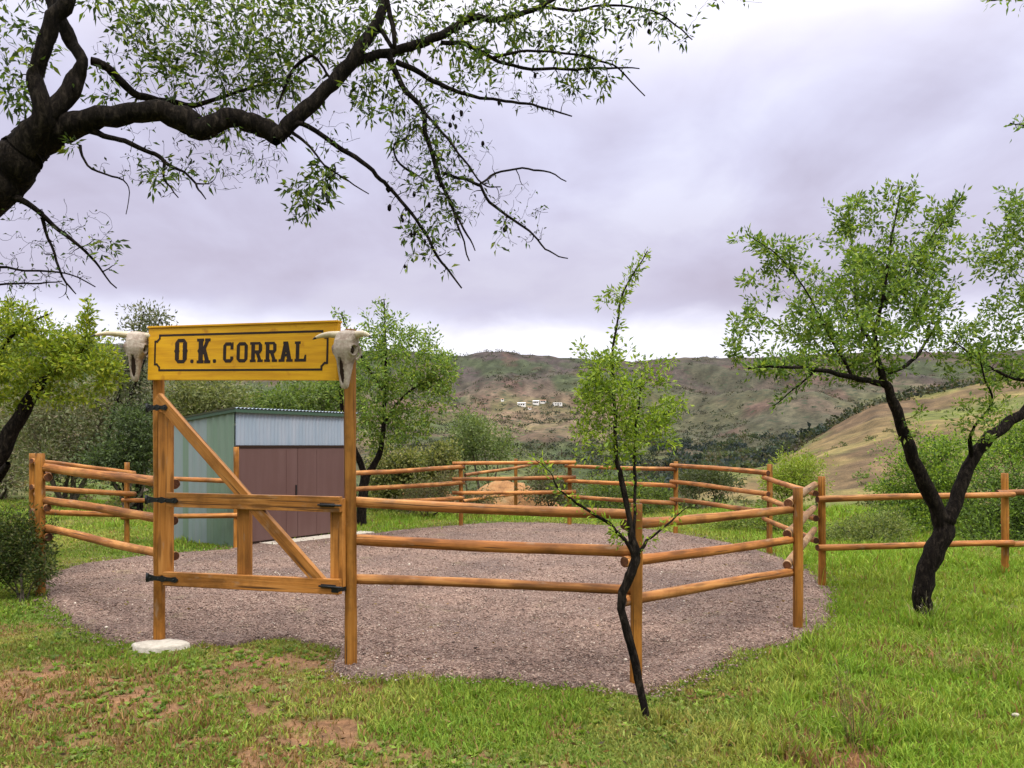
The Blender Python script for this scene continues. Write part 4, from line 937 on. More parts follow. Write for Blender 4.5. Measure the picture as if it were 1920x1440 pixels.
# young tree in front of the fence
Ys = G(1212, 1350).y
sa = limb([(1215, 1362, Ys, 14), (1200, 1290, Ys, 16), (1186, 1225, Ys, 17), (1170, 1165, Ys, 17), (1167, 1120, Ys, 17), (1178, 1090, Ys, 19), (1190, 1055, Ys, 19), (1190, 1030, Ys, 19), (1183, 990, Ys, 12), (1168, 910, Ys, 11), (1156, 860, Ys, 9), (1152, 800, Ys, 7), (1151, 720, Ys, 6), (1150, 650, Ys, 5), (1158, 600, Ys, 4), (1166, 560, Ys, 4), (1190, 510, Ys, 3), (1216, 470, Ys, 2)], 4, .3)
sb = limb([(1190, 1040, Ys, 10), (1165, 1005, Ys - .03, 7), (1130, 975, Ys - .1, 6), (1085, 945, Ys - .2, 5), (1050, 920, Ys - .25, 3.5), (1030, 885, Ys - .3, 2), (1000, 860, Ys - .3, 1.5)], 4, .2)
sc = limb([(1194, 1040, Ys, 8), (1215, 1015, Ys, 6), (1250, 985, Ys + .05, 4), (1290, 950, Ys + .1, 2)], 4, .2)
se = limb([(1188, 1010, Ys, 7), (1190, 940, Ys + .06, 6), (1191, 860, Ys + .1, 6), (1192, 790, Ys + .12, 5), (1200, 740, Ys + .14, 3), (1205, 700, Ys + .14, 2)], 4, .1)
C = [(1112, 720, Ys, 34, 62, .22), (1150, 750, Ys, 46, 70, .28), (1108, 810, Ys, 38, 42, .2, .8), (1140, 672, Ys, 46, 22, .2, .8), (1190, 810, Ys + .1, 42, 60, .22, .8), (1235, 790, Ys + .15, 34, 46, .2, .9), (1270, 765, Ys + .2, 22, 36, .16, .7), (1200, 720, Ys, 34, 30, .2, .5), (1260, 830, Ys + .2, 24, 26, .16, .5),
     (1165, 560, Ys, 20, 24, .08, .35), (1188, 522, Ys, 20, 22, .08, .8), (1132, 560, Ys, 12, 10, .05, 1.5), (1240, 722, Ys + .1, 24, 16, .1, .5), (1160, 850, Ys, 60, 20, .2, .4), (1120, 875, Ys, 20, 14, .1, .4),
     (1215, 475, Ys, 6, 12, .03, 1), (1098, 655, Ys, 20, 14, .08, .6), (1195, 665, Ys, 14, 14, .08, .4), (1240, 682, Ys, 42, 7, .1, .5), (1160, 1000, Ys, 24, 22, .1, .5), (1085, 850, Ys - .05, 16, 22, .1, .5), (1160, 620, Ys, 10, 16, .06, .8)]
tree('sapling', 'slender young tree with crooked black stem and yellow green leaves before the corral fence', 'tree', G(1212, 1350), [sa, sb, sc, se], C, 360, 95, .036, .0145,
     [(0.24, 0.33, 0.03), (0.18, 0.27, 0.03), (0.30, 0.38, 0.04), (0.13, 0.20, 0.03)], twig_r=.0024, start=.05, off=.016, bend=.16, minper=13)

# tree behind the shed
Yk = 16.5
ka = limb([(676, 985, Yk, 20), (680, 930, Yk, 18), (684, 890, Yk, 18)], 5)
kb = limb([(684, 895, Yk, 12), (672, 858, Yk, 11), (655, 820, Yk + .1, 10), (640, 760, Yk, 7), (640, 680, Yk, 4)], 4)
kc = limb([(684, 895, Yk, 14), (705, 865, Yk, 12), (716, 830, Yk, 10), (720, 780, Yk, 8), (723, 700, Yk, 6), (722, 640, Yk, 4), (720, 560, Yk, 2)], 4)
kd = limb([(718, 800, Yk, 5), (750, 750, Yk, 5), (790, 720, Yk, 4), (830, 710, Yk, 3)], 4)
ke = limb([(722, 740, Yk, 5), (690, 690, Yk, 4), (660, 640, Yk, 3), (640, 590, Yk, 2)], 4)
C = [(720, 720, Yk, 90, 70, 1.1), (790, 720, Yk, 70, 80, .9), (680, 780, Yk, 50, 70, .7), (760, 640, Yk, 60, 45, .7), (700, 640, Yk, 55, 50, .6), (740, 800, Yk, 60, 50, .7), (830, 700, Yk, 32, 50, .4), (640, 700, Yk, 40, 60, .6), (720, 580, Yk, 30, 20, .2, .25), (640, 590, Yk, 30, 12, .2, .2), (800, 640, Yk, 30, 30, .3, .7), (790, 800, Yk, 40, 25, .4)]
tree('almond_tree', 'bushy green almond tree with thin dark trunk standing behind the right end of the shed', 'tree', G(676, 975), [ka, kb, kc, kd, ke], C, 720, 52, .090, .038, G_MID, twig_r=.008, start=.05, off=.045, minper=15)

# left tree with yellow green crown
Yl = 9.0
l1 = limb([(-95, 1090, Yl, 50), (-60, 1000, Yl, 46), (-25, 900, Yl, 38), (5, 840, Yl, 30), (38, 780, Yl, 26), (72, 728, Yl, 20), (110, 690, Yl, 12), (160, 650, Yl, 7)], 5)
l2 = limb([(-40, 925, Yl, 24), (0, 890, Yl - .1, 18), (14, 868, Yl - .2, 10)], 4)
l3 = limb([(-20, 880, Yl, 22), (-10, 800, Yl, 16), (-20, 700, Yl, 10), (30, 620, Yl, 5), (90, 590, Yl, 3)], 4)
C = [(60, 690, Yl, 75, 50, .5), (150, 680, Yl, 70, 40, .4), (200, 690, Yl, 30, 45, .3), (40, 620, Yl, 60, 25, .3), (-30, 700, Yl, 60, 80, .6), (110, 740, Yl, 50, 30, .3, .6), (160, 600, Yl, 16, 40, .1), (120, 640, Yl, 60, 25, .3), (20, 580, Yl, 40, 25, .3, .4), (170, 745, Yl, 45, 22, .3, .5), (30, 750, Yl, 40, 30, .2, .5)]
tree('almond_tree', 'yellow green leafy tree leaning in from the left edge behind the corner of the fence', 'tree', G(-95, 1080), [l1, l2, l3], C, 620, 80, .064, .026, G_YEL, twig_r=.006, start=.05, off=.026, minper=15)

# big almond tree overhead: the trunk stands out of frame on the left, its limbs reach over the view
def dlimb(pts, sub=4, wob=.35): return limb(pts, sub, wob)
YB = 4.6
tb = G(-560, 1330); 
trunk_pts = [Vector((tb.x, tb.y, -.1)), Vector((tb.x + .05, tb.y + .02, .7)), Vector((tb.x + .2, tb.y, 1.5))]
q = P(-160, 480, 4.5); trunk_pts += [Vector(((tb.x + .2 + q.x) / 2, 4.5, (1.5 + q.z) / 2 + .05)), q, P(0, 335, 4.6), P(60, 268, 4.6)]
tq = catmull([list(v) for v in trunk_pts], 6); trr = np.interp(np.linspace(0, 1, len(tq)), [0, .1, .3, .65, .85, 1], [.24, .20, .18, .17, .145, .10]); 
tq = tq + rng.standard_normal(tq.shape) * .008
BL = [(tq, trr)]
BL += [dlimb([(30, 290, 4.6, 78), (75, 258, 4.6, 62), (130, 236, 4.6, 46), (200, 216, 4.6, 40), (280, 208, 4.65, 36), (345, 222, 4.7, 46), (388, 244, 4.7, 40), (432, 218, 4.75, 34), (480, 234, 4.8, 38), (525, 256, 4.8, 36)], 5, .5),
       dlimb([(518, 256, 4.8, 30), (545, 228, 4.8, 30), (600, 180, 4.85, 27), (655, 118, 4.9, 25), (705, 45, 5.0, 20), (735, -40, 5.1, 14), (760, -140, 5.2, 8)], 5, .35),
       dlimb([(55, 275, 4.6, 60), (82, 210, 4.5, 40), (66, 140, 4.5, 29), (92, 62, 4.5, 29), (126, 0, 4.5, 27), (165, -90, 4.5, 26)], 5, .5),
       dlimb([(85, 225, 4.5, 34), (136, 158, 4.6, 34), (152, 120, 4.6, 20), (128, 70, 4.6, 26), (100, 10, 4.6, 26), (80, -60, 4.6, 24)], 5, .4),
       dlimb([(170, 110, 4.6, 16), (205, 132, 4.7, 15), (248, 172, 4.8, 14), (310, 190, 5.0, 12), (372, 197, 5.1, 9), (450, 170, 5.2, 6), (520, 150, 5.3, 4)], 5, .25),
       dlimb([(632, 138, 4.9, 14), (690, 108, 5.0, 16), (745, 94, 5.1, 17), (800, 76, 5.2, 17), (850, 55, 5.3, 16), (880, 34, 5.3, 14), (930, 36, 5.4, 11), (975, 26, 5.4, 10), (1035, 0, 5.5, 9), (1100, -30, 5.6, 7)], 5, .3),
       dlimb([(528, 252, 4.8, 14), (566, 234, 4.8, 9), (640, 280, 4.9, 9), (700, 318, 4.9, 8), (735, 358, 5.0, 7), (780, 410, 5.0, 6), (820, 480, 5.0, 5), (866, 540, 5.0, 3)], 5, .3),
       dlimb([(728, 100, 5.0, 12), (760, 170, 5.0, 10), (792, 205, 5.0, 9), (800, 260, 5.0, 9), (822, 320, 5.0, 8), (840, 370, 5.0, 6), (862, 430, 5.0, 4), (880, 488, 5.0, 2.5)], 5, .3),
       dlimb([(738, 112, 5.0, 11), (800, 142, 5.1, 9), (840, 166, 5.1, 8), (900, 184, 5.2, 6), (960, 190, 5.2, 5), (1020, 202, 5.3, 4), (1070, 218, 5.3, 2.5)], 5, .3),
       dlimb([(826, 325, 5.0, 6), (870, 335, 5.0, 6), (902, 350, 5.0, 6), (918, 378, 5.0, 6), (960, 412, 5.0, 5), (1000, 440, 5.0, 4), (1030, 472, 5.0, 3), (1066, 484, 5.0, 2)], 4, .3),
       dlimb([(898, 345, 5.0, 4), (930, 325, 5.1, 4), (980, 316, 5.1, 3.5), (1020, 322, 5.2, 3), (1062, 340, 5.2, 2)], 4, .2),
       dlimb([(828, 80, 5.2, 9), (870, 82, 5.3, 8), (920, 108, 5.3, 7), (980, 128, 5.4, 6), (1060, 130, 5.4, 5), (1140, 128, 5.5, 4), (1200, 128, 5.5, 2)], 4, .3),
       dlimb([(920, 108, 5.3, 6), (990, 94, 5.3, 5), (1050, 98, 5.4, 4), (1110, 110, 5.4, 4), (1160, 130, 5.5, 3), (1208, 180, 5.5, 2)], 4, .3),
       dlimb([(1010, 12, 5.5, 6), (1080, 20, 5.5, 5), (1150, 10, 5.6, 4), (1220, 20, 5.6, 3), (1270, 50, 5.7, 3), (1298, 75, 5.7, 2)], 4, .3),
       dlimb([(20, 365, 4.6, 16), (60, 388, 4.6, 10), (110, 430, 4.7, 8), (150, 462, 4.7, 6), (185, 500, 4.8, 4), (218, 540, 4.8, 2.5)], 4, .3),
       dlimb([(80, 410, 4.65, 7), (95, 460, 4.7, 5), (118, 520, 4.7, 4), (142, 552, 4.7, 2)], 4, .2),
       dlimb([(-60, 480, 4.5, 8), (0, 500, 4.6, 5), (60, 508, 4.6, 4), (120, 512, 4.7, 3), (180, 538, 4.7, 2)], 4, .2),
       dlimb([(-60, 540, 4.5, 6), (0, 534, 4.6, 4), (60, 532, 4.6, 3.5), (118, 528, 4.7, 2)], 4, .2),
       dlimb([(165, 240, 4.6, 12), (205, 258, 4.6, 10), (245, 270, 4.6, 9), (290, 290, 4.7, 8), (312, 306, 4.7, 7), (345, 322, 4.7, 5), (370, 350, 4.7, 4), (386, 372, 4.7, 2)], 4, .3),
       dlimb([(308, 305, 4.7, 6), (310, 335, 4.7, 4), (334, 370, 4.7, 2)], 4, .2),
       dlimb([(150, 275, 4.6, 6), (165, 310, 4.6, 4), (210, 330, 4.6, 3.5), (242, 352, 4.7, 2), (235, 400, 4.7, 1.5)], 4, .2),
       dlimb([(780, 330, 5.0, 5), (745, 300, 4.9, 4), (740, 270, 4.9, 4), (760, 260, 4.9, 3)], 4, .2),
       dlimb([(710, 50, 5.0, 9), (740, 90, 4.9, 8), (732, 30, 4.9, 10), (720, -40, 4.9, 8)], 4, .3),
       dlimb([(545, 245, 4.8, 7), (575, 270, 4.8, 5), (600, 300, 4.7, 4), (640, 330, 4.7, 3), (690, 365, 4.7, 2)], 4, .3),
       dlimb([(520, 200, 4.8, 3), (545, 140, 4.9, 6), (580, 105, 4.9, 6), (600, 120, 4.9, 5), (625, 150, 4.9, 4)], 4, .2),
       dlimb([(790, 205, 5.0, 6), (830, 250, 4.9, 5), (870, 300, 4.9, 4), (905, 345, 4.9, 3), (940, 352, 4.9, 2)], 4, .3),
       dlimb([(842, 380, 5.0, 5), (870, 430, 5.0, 4), (890, 470, 5.0, 2)], 4, .2)]
# leafy targets (px,py,Y,rx,ry,depth,weight)
BC = [(450, 60, 5.0, 170, 75, .5, 1.0), (300, 100, 4.8, 110, 50, .4, .7), (480, 150, 5.0, 90, 70, .4, 1.4), (620, 60, 5.0, 120, 70, .5, 1.0), (250, 40, 4.8, 90, 60, .4, .8), (800, 60, 5.2, 110, 60, .4, .9), (950, 60, 5.4, 120, 60, .4, 1.0),
      (1080, 60, 5.5, 100, 50, .4, 1.0), (1200, 30, 5.6, 90, 28, .3, 1.0), (700, 170, 5.0, 60, 60, .3, 1.0), (880, 140, 5.2, 90, 50, .3, .8), (30, 60, 4.5, 60, 90, .4, .8), (40, 190, 4.5, 50, 50, .3, .8), (190, 180, 4.7, 60, 40, .3, .6),
      (1100, 150, 5.5, 60, 45, .2, .9), (1270, 60, 5.7, 40, 25, .2, .7), (720, -80, 5.2, 700, 90, 1.0, .4), (560, 380, 4.8, 26, 45, .15, 1.1), (605, 350, 4.75, 35, 45, .15, 1.3), (790, 440, 5.0, 50, 50, .2, 1.0), (760, 500, 5.0, 20, 25, .1, 1.0), (830, 470, 5.0, 40, 40, .2, .8), (860, 360, 5.0, 40, 60, .2, .5), (930, 440, 5.0, 50, 30, .2, .35), (760, 230, 5.0, 40, 60, .2, .6), (1040, 335, 5.2, 30, 12, .1, .5), (190, 460, 4.7, 30, 40, .15, .5), (380, 320, 4.7, 60, 30, .2, .4),
      (450, 240, 4.8, 100, 25, .2, .5), (300, 330, 4.7, 50, 30, .2, .6), (800, 300, 5.0, 60, 90, .3, .5), (130, 280, 4.6, 30, 15, .1, .8), (380, 200, 5.0, 60, 30, .3, 1), (560, 170, 4.9, 60, 40, .3, .8)]
root, tw = tree('almond_tree', 'large old almond tree with thick black limbs reaching in from the upper left', 'tree', (tb.x, tb.y, 0), BL, BC, 1300, 46, .058, .019,
     [(0.055, 0.095, 0.02), (0.085, 0.14, 0.022), (0.04, 0.06, 0.02), (0.13, 0.19, 0.03), (0.18, 0.22, 0.03), (0.045, 0.07, 0.03)], twig_r=.0042, droop=.15, lift=.03, sides=18, start=.1, bend=.16, off=.018, minper=8, var=.35, bare_ok=False)
# bare hanging twigs
bare_t = []
for cx_, cy_, Y_, rx, ry, n_ in [(830, 330, 5.0, 110, 150, 110), (960, 400, 5.0, 80, 70, 22), (110, 450, 4.7, 110, 90, 46), (780, 230, 5.0, 80, 90, 50), (330, 300, 4.7, 190, 70, 50), (470, 290, 4.8, 60, 60, 26), (1000, 170, 5.3, 90, 40, 30), (40, 520, 4.6, 80, 60, 18), (350, 120, 4.9, 180, 90, 60), (620, 250, 4.8, 60, 40, 12)]:
    bare_t += [pt_in((cx_, cy_, Y_, rx, ry, .25)) for _ in range(int(n_ * 3.0))]
bt = grow(BL, bare_t, .0032, .14, -.04)
v_, f_ = tube_arrays(bt, 4); bo = np.array([tb.x, tb.y, 0])
tag(link('twigs', np_mesh('twigs', v_ - bo, f_, None, True), M_BARK, root, Matrix.Translation((tb.x, tb.y, 0))), kind='stuff')
lv, lf_, lc_ = leaves_on(bt, 6, .04, .012, [(0.06, 0.10, 0.03), (0.05, 0.06, 0.03)], .3, 1, .2, .008, 0, .3, 1)
link('sparse_leaves', np_mesh('sparse_leaves', lv - bo, lf_, lc_), M_LEAF, root, Matrix.Translation((tb.x, tb.y, 0)))
# dried almond husks on the twigs
def husk_mesh(pts, rad):
    bm = bmesh.new(); bmesh.ops.create_icosphere(bm, subdivisions=2, radius=1); bv = np.array([v.co[:] for v in bm.verts]); bf = np.array([[v.index for v in f.verts] for f in bm.faces]); bm.free()
    n = len(pts); V = bv[None] * np.array([.75, .75, 1.25]) * (1 + .12 * rng.standard_normal((n, len(bv), 1))) * rad[:, None, None] + pts[:, None]
    return V.reshape(-1, 3), (bf[None] + np.arange(n)[:, None, None] * len(bv)).reshape(-1, 3)
hs = []
for cx_, cy_, Y_, n_ in [(710, 365, 4.95, 3), (600, 425, 4.8, 1), (625, 365, 4.75, 12), (760, 380, 5.0, 6), (810, 360, 5.0, 5), (700, 395, 5.0, 3), (940, 440, 5.0, 3), (900, 215, 5.1, 3), (860, 240, 5.0, 4), (1150, 20, 5.6, 4), (1230, 60, 5.6, 4), (780, 455, 5.0, 4), (1100, 140, 5.5, 4), (620, 390, 4.8, 5), (1010, 120, 5.4, 3)]:
    for _ in range(n_): hs.append(np.array(P(cx_ + rng.normal(0, 14 if n_ > 1 else 1), cy_ + rng.normal(0, 18 if n_ > 1 else 1), Y_)))
allp = np.concatenate([t[0] for t in bt + tw]); hs = np.array([allp[np.argmin(np.linalg.norm(allp - h, axis=1))] for h in hs]) - np.array([0, 0, .015])
v_, f_ = husk_mesh(hs - bo, rng.uniform(.011, .017, len(hs)))
nv_ = len(v_) // len(hs)
for i in range(len(hs)):
    link('dried_almond', np_mesh('dried_almond', v_[i * nv_:(i + 1) * nv_], f_[i * (len(f_) // len(hs)):(i + 1) * (len(f_) // len(hs))] - i * nv_, None, True), M_BARK, root, Matrix.Translation((tb.x, tb.y, 0)))
# a twig of a neighbour tree reaching in at the upper right edge
rb = P(2300, 1150, 5.5); rb.z = 0
rl1 = limb([(2300, 1300, 5.5, 66), (2302, 1150, 5.5, 58), (2290, 900, 5.5, 52), (2260, 600, 5.5, 44), (2180, 380, 5.5, 30), (2080, 260, 5.5, 16), (1980, 238, 5.5, 7), (1925, 236, 5.5, 3), (1895, 232, 5.5, 2)], 5)
rl2 = limb([(2230, 500, 5.5, 24), (2150, 200, 5.5, 18), (2040, 40, 5.5, 10), (1940, -10, 5.5, 5), (1880, -2, 5.5, 3), (1850, 2, 5.5, 2)], 5)
tree('almond_tree', 'tree off the right edge, only its leafy twig tips showing against the sky', 'tree', rb, [rl1, rl2], [(1915, 232, 5.5, 20, 20, .1, 4), (1880, 0, 5.5, 35, 8, .1, 4), (2100, 100, 5.5, 120, 140, .6), (2250, 300, 5.6, 200, 180, .8)], 260, 26, .06, .018, G_MID, twig_r=.004, droop=.1)

# ------------------------------------------------------------------ shrubs and background trees
def shrub(name, label, px, Y, clumps, ntw, per_m, L, W, pal, stem=.03, cat='bush', group=None, bark=None, cluster=1, up=.1, off=None, minper=11, nst=None):
    x = (px - CXP) / FPX * Y; base = Vector((x, Y, float(terrain(x, Y)) - .03)); lim = []
    for c in clumps[:nst or 6]:
        e = np.array(P(c[0], c[1], c[2])); b0 = np.array(base) + rng.standard_normal(3) * [.08, .08, 0]
        if e[2] < b0[2] + .1: e[2] = b0[2] + .3
        m1 = b0 * .6 + e * .4 + rng.standard_normal(3) * .08 * np.linalg.norm(e - b0); m1[2] = max(m1[2], b0[2] + .1)
        pts = catmull([b0, m1, e], 5); lim.append((pts, np.linspace(stem, stem * .25, len(pts))))
    return tree(name, label, cat, base, lim, clumps, int(ntw * 1.4), per_m * 1.5, L * .95, W * 1.15, pal, group, stem * .3, bark or M_GBARK, start=.0, extra=None, sides=6, up=up, off=off or L, bend=.12, minper=minper, cluster=cluster)
shrub('bush', 'low dark green feathery bush at the left edge beside the fence corner post', 45, 8.6, [(30, 1045, 8.6, 50, 45, .35), (60, 1010, 8.7, 34, 42, .3), (10, 1005, 8.6, 40, 50, .3), (75, 1070, 8.5, 26, 30, .2), (-20, 1050, 8.6, 60, 45, .4)],
      850, 36, .045, .014, [(0.05, 0.08, 0.018), (0.03, 0.05, 0.014), (0.08, 0.11, 0.025), (0.10, 0.105, 0.035)], .014)
BT = 'trees and bushes behind the left side of the corral'
shrub('olive_tree', 'grey green olive tree in the background to the left of the gate', 130, 21, [(110, 770, 21, 70, 60, 1.2), (190, 780, 21, 60, 70, 1.0), (60, 800, 21, 55, 60, 1), (150, 850, 21, 80, 45, 1), (90, 860, 20.5, 60, 40, .8), (220, 730, 21, 40, 40, .8)],
      620, 22, .15, .035, G_OLV, .08, 'tree', BT)
shrub('bush', 'dark rounded bush behind the left fence near the gatepost', 230, 18.5, [(230, 850, 18.5, 50, 42, .8), (270, 830, 18.5, 30, 50, .6), (190, 870, 18.5, 40, 26, .6), (250, 790, 18.6, 40, 30, .6)],
      420, 24, .10, .035, G_DRK, .05, 'bush', BT)
shrub('almond_tree', 'thin pale leaved tree rising behind the left end of the yellow sign', 258, 19.5, [(262, 620, 19.5, 42, 40, .6), (240, 690, 19.5, 40, 50, .6), (290, 640, 19.5, 40, 40, .5), (265, 760, 19.5, 50, 60, .7), (300, 600, 19.5, 25, 12, .3), (270, 585, 19.5, 14, 14, .2)],
      330, 16, .11, .035, [(0.16, 0.17, 0.11), (0.12, 0.14, 0.07), (0.20, 0.19, 0.14), (0.09, 0.11, 0.05)], .07, 'tree', BT, M_BARK)
shrub('olive_tree', 'olive green tree in the background right of the hanging stile, above the shed corner', 370, 23, [(380, 770, 23, 60, 50, 1.2), (340, 820, 23, 45, 60, 1), (420, 740, 23, 50, 30, 1), (345, 740, 23, 40, 40, 1), (330, 870, 22.5, 45, 40, 1)],
      560, 22, .15, .04, [(0.18, 0.20, 0.07), (0.13, 0.155, 0.05), (0.23, 0.23, 0.10), (0.08, 0.10, 0.035)], .08, 'tree', BT)
shrub('leafy_tree', 'fresh green tree showing between the sign and the shed roof', 570, 25, [(600, 740, 25, 60, 28, 1.2), (520, 755, 25, 60, 22, 1.1), (640, 720, 25, 30, 40, 1), (470, 765, 25, 50, 20, 1), (560, 800, 25, 110, 50, 1.2)],
      620, 22, .15, .05, [(0.13, 0.19, 0.035), (0.10, 0.15, 0.03), (0.17, 0.22, 0.05), (0.07, 0.11, 0.03)], .09, 'tree', BT)
shrub('olive_tree', 'grey olive tree at the far left edge, low behind the leaning yellow green tree', 0, 24, [(0, 790, 24, 60, 60, 1.2), (50, 860, 24, 50, 40, 1), (-60, 780, 24, 80, 90, 1.4), (20, 900, 23, 40, 22, .8)],
      420, 20, .16, .045, G_OLV, .09, 'tree', BT)
shrub('almond_tree', 'pale green tree above the left edge branch, behind the yellow green tree', -10, 27, [(20, 600, 27, 60, 30, 1), (-40, 640, 27, 80, 60, 1.4), (60, 640, 27, 70, 40, 1), (150, 650, 27, 60, 30, 1), (100, 700, 27, 120, 50, 1.3)],
      420, 18, .16, .05, [(0.11, 0.17, 0.05), (0.14, 0.20, 0.06), (0.09, 0.13, 0.05)], .1, 'tree', BT, M_BARK)
PIS = [(0.19, 0.20, 0.06), (0.25, 0.24, 0.08), (0.12, 0.14, 0.04), (0.05, 0.065, 0.02)]
shrub('bush', 'dense olive yellow bush behind the fence, left of its darker neighbour', 735, 20, [(735, 870, 20, 42, 32, .8), (715, 900, 20, 34, 34, .7), (755, 905, 20, 48, 30, .7), (770, 865, 20, 26, 22, .6), (740, 925, 19.8, 50, 14, .6)],
      420, 34, .085, .05, PIS, .05, 'bush', 'rounded bushes beyond the fence')
shrub('bush', 'rounded olive yellow bush behind the far fence, right of the denser one', 825, 21, [(830, 852, 21, 28, 22, .6), (812, 868, 21, 22, 22, .5), (842, 872, 21, 20, 18, .5), (815, 895, 21, 30, 18, .5)],
      260, 34, .085, .05, PIS, .05, 'bush', 'rounded bushes beyond the fence')
shrub('bush', 'light green loose bush on the slope past the rounded bushes', 905, 28, [(905, 825, 28, 50, 32, 1.2), (880, 800, 28, 36, 30, 1), (940, 845, 28, 30, 20, .8), (870, 845, 28, 30, 22, .8)],
      300, 26, .13, .045, [(0.14, 0.19, 0.06), (0.18, 0.22, 0.08), (0.10, 0.14, 0.05)], .06, 'bush')
shrub('dry_bush', 'brown half bare bush just beyond the far fence beside the orange bank', 800, 18.5, [(800, 925, 18.5, 45, 20, .6), (840, 905, 18.5, 28, 22, .5), (780, 945, 18.2, 50, 10, .5), (900, 935, 18.6, 34, 14, .5), (870, 940, 18.4, 30, 12, .4)],
      420, 10, .07, .022, [(0.16, 0.12, 0.07), (0.10, 0.09, 0.05), (0.12, 0.13, 0.05)], .02, 'bush')
shrub('bush', 'green bush beyond the far fence between the two middle posts', 1140, 19.5, [(1140, 915, 19.5, 55, 26, .8), (1200, 925, 19.5, 50, 26, .8), (1110, 945, 19.2, 40, 18, .6), (1180, 950, 19, 60, 16, .6), (1240, 935, 19.5, 24, 24, .5)],
      460, 24, .085, .028, [(0.12, 0.18, 0.03), (0.09, 0.13, 0.03), (0.16, 0.20, 0.04), (0.06, 0.08, 0.03)], .03, 'bush')
shrub('dry_bush', 'brownish scrub in the gap of the far fence, right of the orange bank', 1025, 21, [(1020, 900, 21, 34, 22, .7), (1060, 915, 21, 30, 22, .6), (1030, 925, 20.6, 55, 18, .7)],
      260, 14, .09, .03, [(0.12, 0.10, 0.06), (0.08, 0.08, 0.045), (0.09, 0.11, 0.04)], .03, 'bush')
shrub('bush', 'dark scrub behind the right half of the far fence', 1330, 22, [(1320, 895, 22, 44, 18, .8), (1360, 905, 22, 30, 14, .7), (1290, 910, 22, 24, 14, .6)],
      240, 22, .10, .035, [(0.07, 0.09, 0.035), (0.05, 0.065, 0.03), (0.10, 0.11, 0.05)], .03, 'bush')
RB = 'green bushes beyond the right fence'
shrub('bush', 'bright yellow green bush behind the corner post at the right of the corral', 1480, 19, [(1475, 885, 19, 34, 30, .7), (1510, 875, 19, 30, 22, .6), (1450, 905, 19, 24, 24, .5), (1500, 910, 19, 50, 24, .7)],
      420, 28, .075, .026, [(0.22, 0.29, 0.03), (0.18, 0.25, 0.03), (0.27, 0.31, 0.05)], .03, 'bush', RB)
shrub('bush', 'low yellowish bush under the rails behind the corner of the corral', 1450, 15.5, [(1400, 975, 15.5, 50, 16, .6), (1460, 965, 15.5, 40, 26, .6), (1350, 985, 15.8, 50, 12, .5), (1480, 985, 15, 40, 20, .5)],
      420, 28, .06, .02, [(0.18, 0.24, 0.035), (0.13, 0.19, 0.03), (0.22, 0.25, 0.06), (0.09, 0.13, 0.03)], .02, 'bush', RB)
shrub('bush', 'yellowish low bush behind the right fence, left of the black trunk', 1620, 14, [(1600, 1000, 14, 50, 26, .6), (1660, 990, 14, 46, 34, .6), (1570, 1015, 13.8, 30, 20, .5), (1640, 1020, 13.5, 60, 14, .5)],
      520, 26, .06, .02, [(0.17, 0.21, 0.05), (0.13, 0.17, 0.04), (0.21, 0.23, 0.07), (0.07, 0.10, 0.03)], .02, 'bush', RB)
shrub('bush', 'tall bright green bush seen through the fork of the black trunked tree', 1740, 15.5, [(1730, 870, 15.5, 60, 50, .8), (1690, 930, 15.5, 44, 54, .7), (1770, 930, 15.5, 60, 60, .8), (1720, 985, 15.2, 60, 36, .7), (1770, 835, 15.5, 50, 22, .6), (1680, 990, 15, 40, 26, .5)],
      1000, 30, .07, .027, G_BRT, .04, 'bush', RB)
shrub('bush', 'green bush with dark base behind the right fence post', 1850, 14, [(1850, 960, 14, 50, 44, .7), (1890, 910, 14, 50, 46, .7), (1930, 960, 14, 50, 60, .7), (1860, 1010, 13.5, 60, 26, .5), (1960, 1000, 13.5, 60, 50, .6)],
      800, 28, .07, .026, [(0.12, 0.20, 0.03), (0.08, 0.13, 0.025), (0.16, 0.24, 0.04), (0.04, 0.06, 0.02)], .04, 'bush', RB)
shrub('bush', 'dark green bush climbing the dry slope at the right edge', 1900, 26, [(1890, 850, 26, 60, 30, 1.2), (1940, 820, 26, 60, 50, 1.2), (1820, 870, 26, 40, 24, 1)],
      420, 24, .12, .045, G_BRT, .05, 'bush', RB)

# orange earth bank beyond the far fence
def mound(label, px, Y, rx, ry, h, seed):
    x0 = (px - CXP) / FPX * Y; r_ = np.random.default_rng(seed); na, nr = 72, 26
    a, t = np.meshgrid(np.linspace(0, 2 * np.pi, na, endpoint=False), np.linspace(0, 1, nr))
    x = x0 + rx * t * np.cos(a); y = Y + ry * t * np.sin(a)
    z = terrain(x, y) - .06 + h * np.clip(1 - t ** 1.7, 0, 1) * (.75 + .6 * fbm(x * .9 + seed, y * .9, 3)) + .12 * (fbm(x * 4, y * 4, 3) - .5) * (1 - t)
    V = np.stack([x, y, z], -1).reshape(-1, 3); i = np.arange(nr - 1)[:, None] * na; j = np.arange(na)[None]; j2 = (j + 1) % na
    F = np.stack([i + j, i + na + j, i + na + j2, i + j2], -1).reshape(-1, 4)
    m, nt, b, _ = mat_new('orange_earth'); oc = coords(nt)
    f = noise(nt, oc, 2.5, 8, .7); setc(nt, b, ramp(nt, f, [(.35, (0.17, 0.085, 0.04)), (.5, (0.30, 0.155, 0.065)), (.68, (0.28, 0.19, 0.10))]), .95, .1); bump(nt, b, f, .9, .1)
    o = link('earth_bank', np_mesh('earth_bank', V, F, None, True), m); tag(o, label, 'earth bank', 'banks of bare earth beyond the fence')
mound('orange bare earth bank behind the middle of the far fence', 955, 22.5, 1.7, 1.2, .95, 3)
mound('reddish earth bank partly hidden by the brown half bare bush', 800, 22.0, 1.3, 1.0, .8, 8)

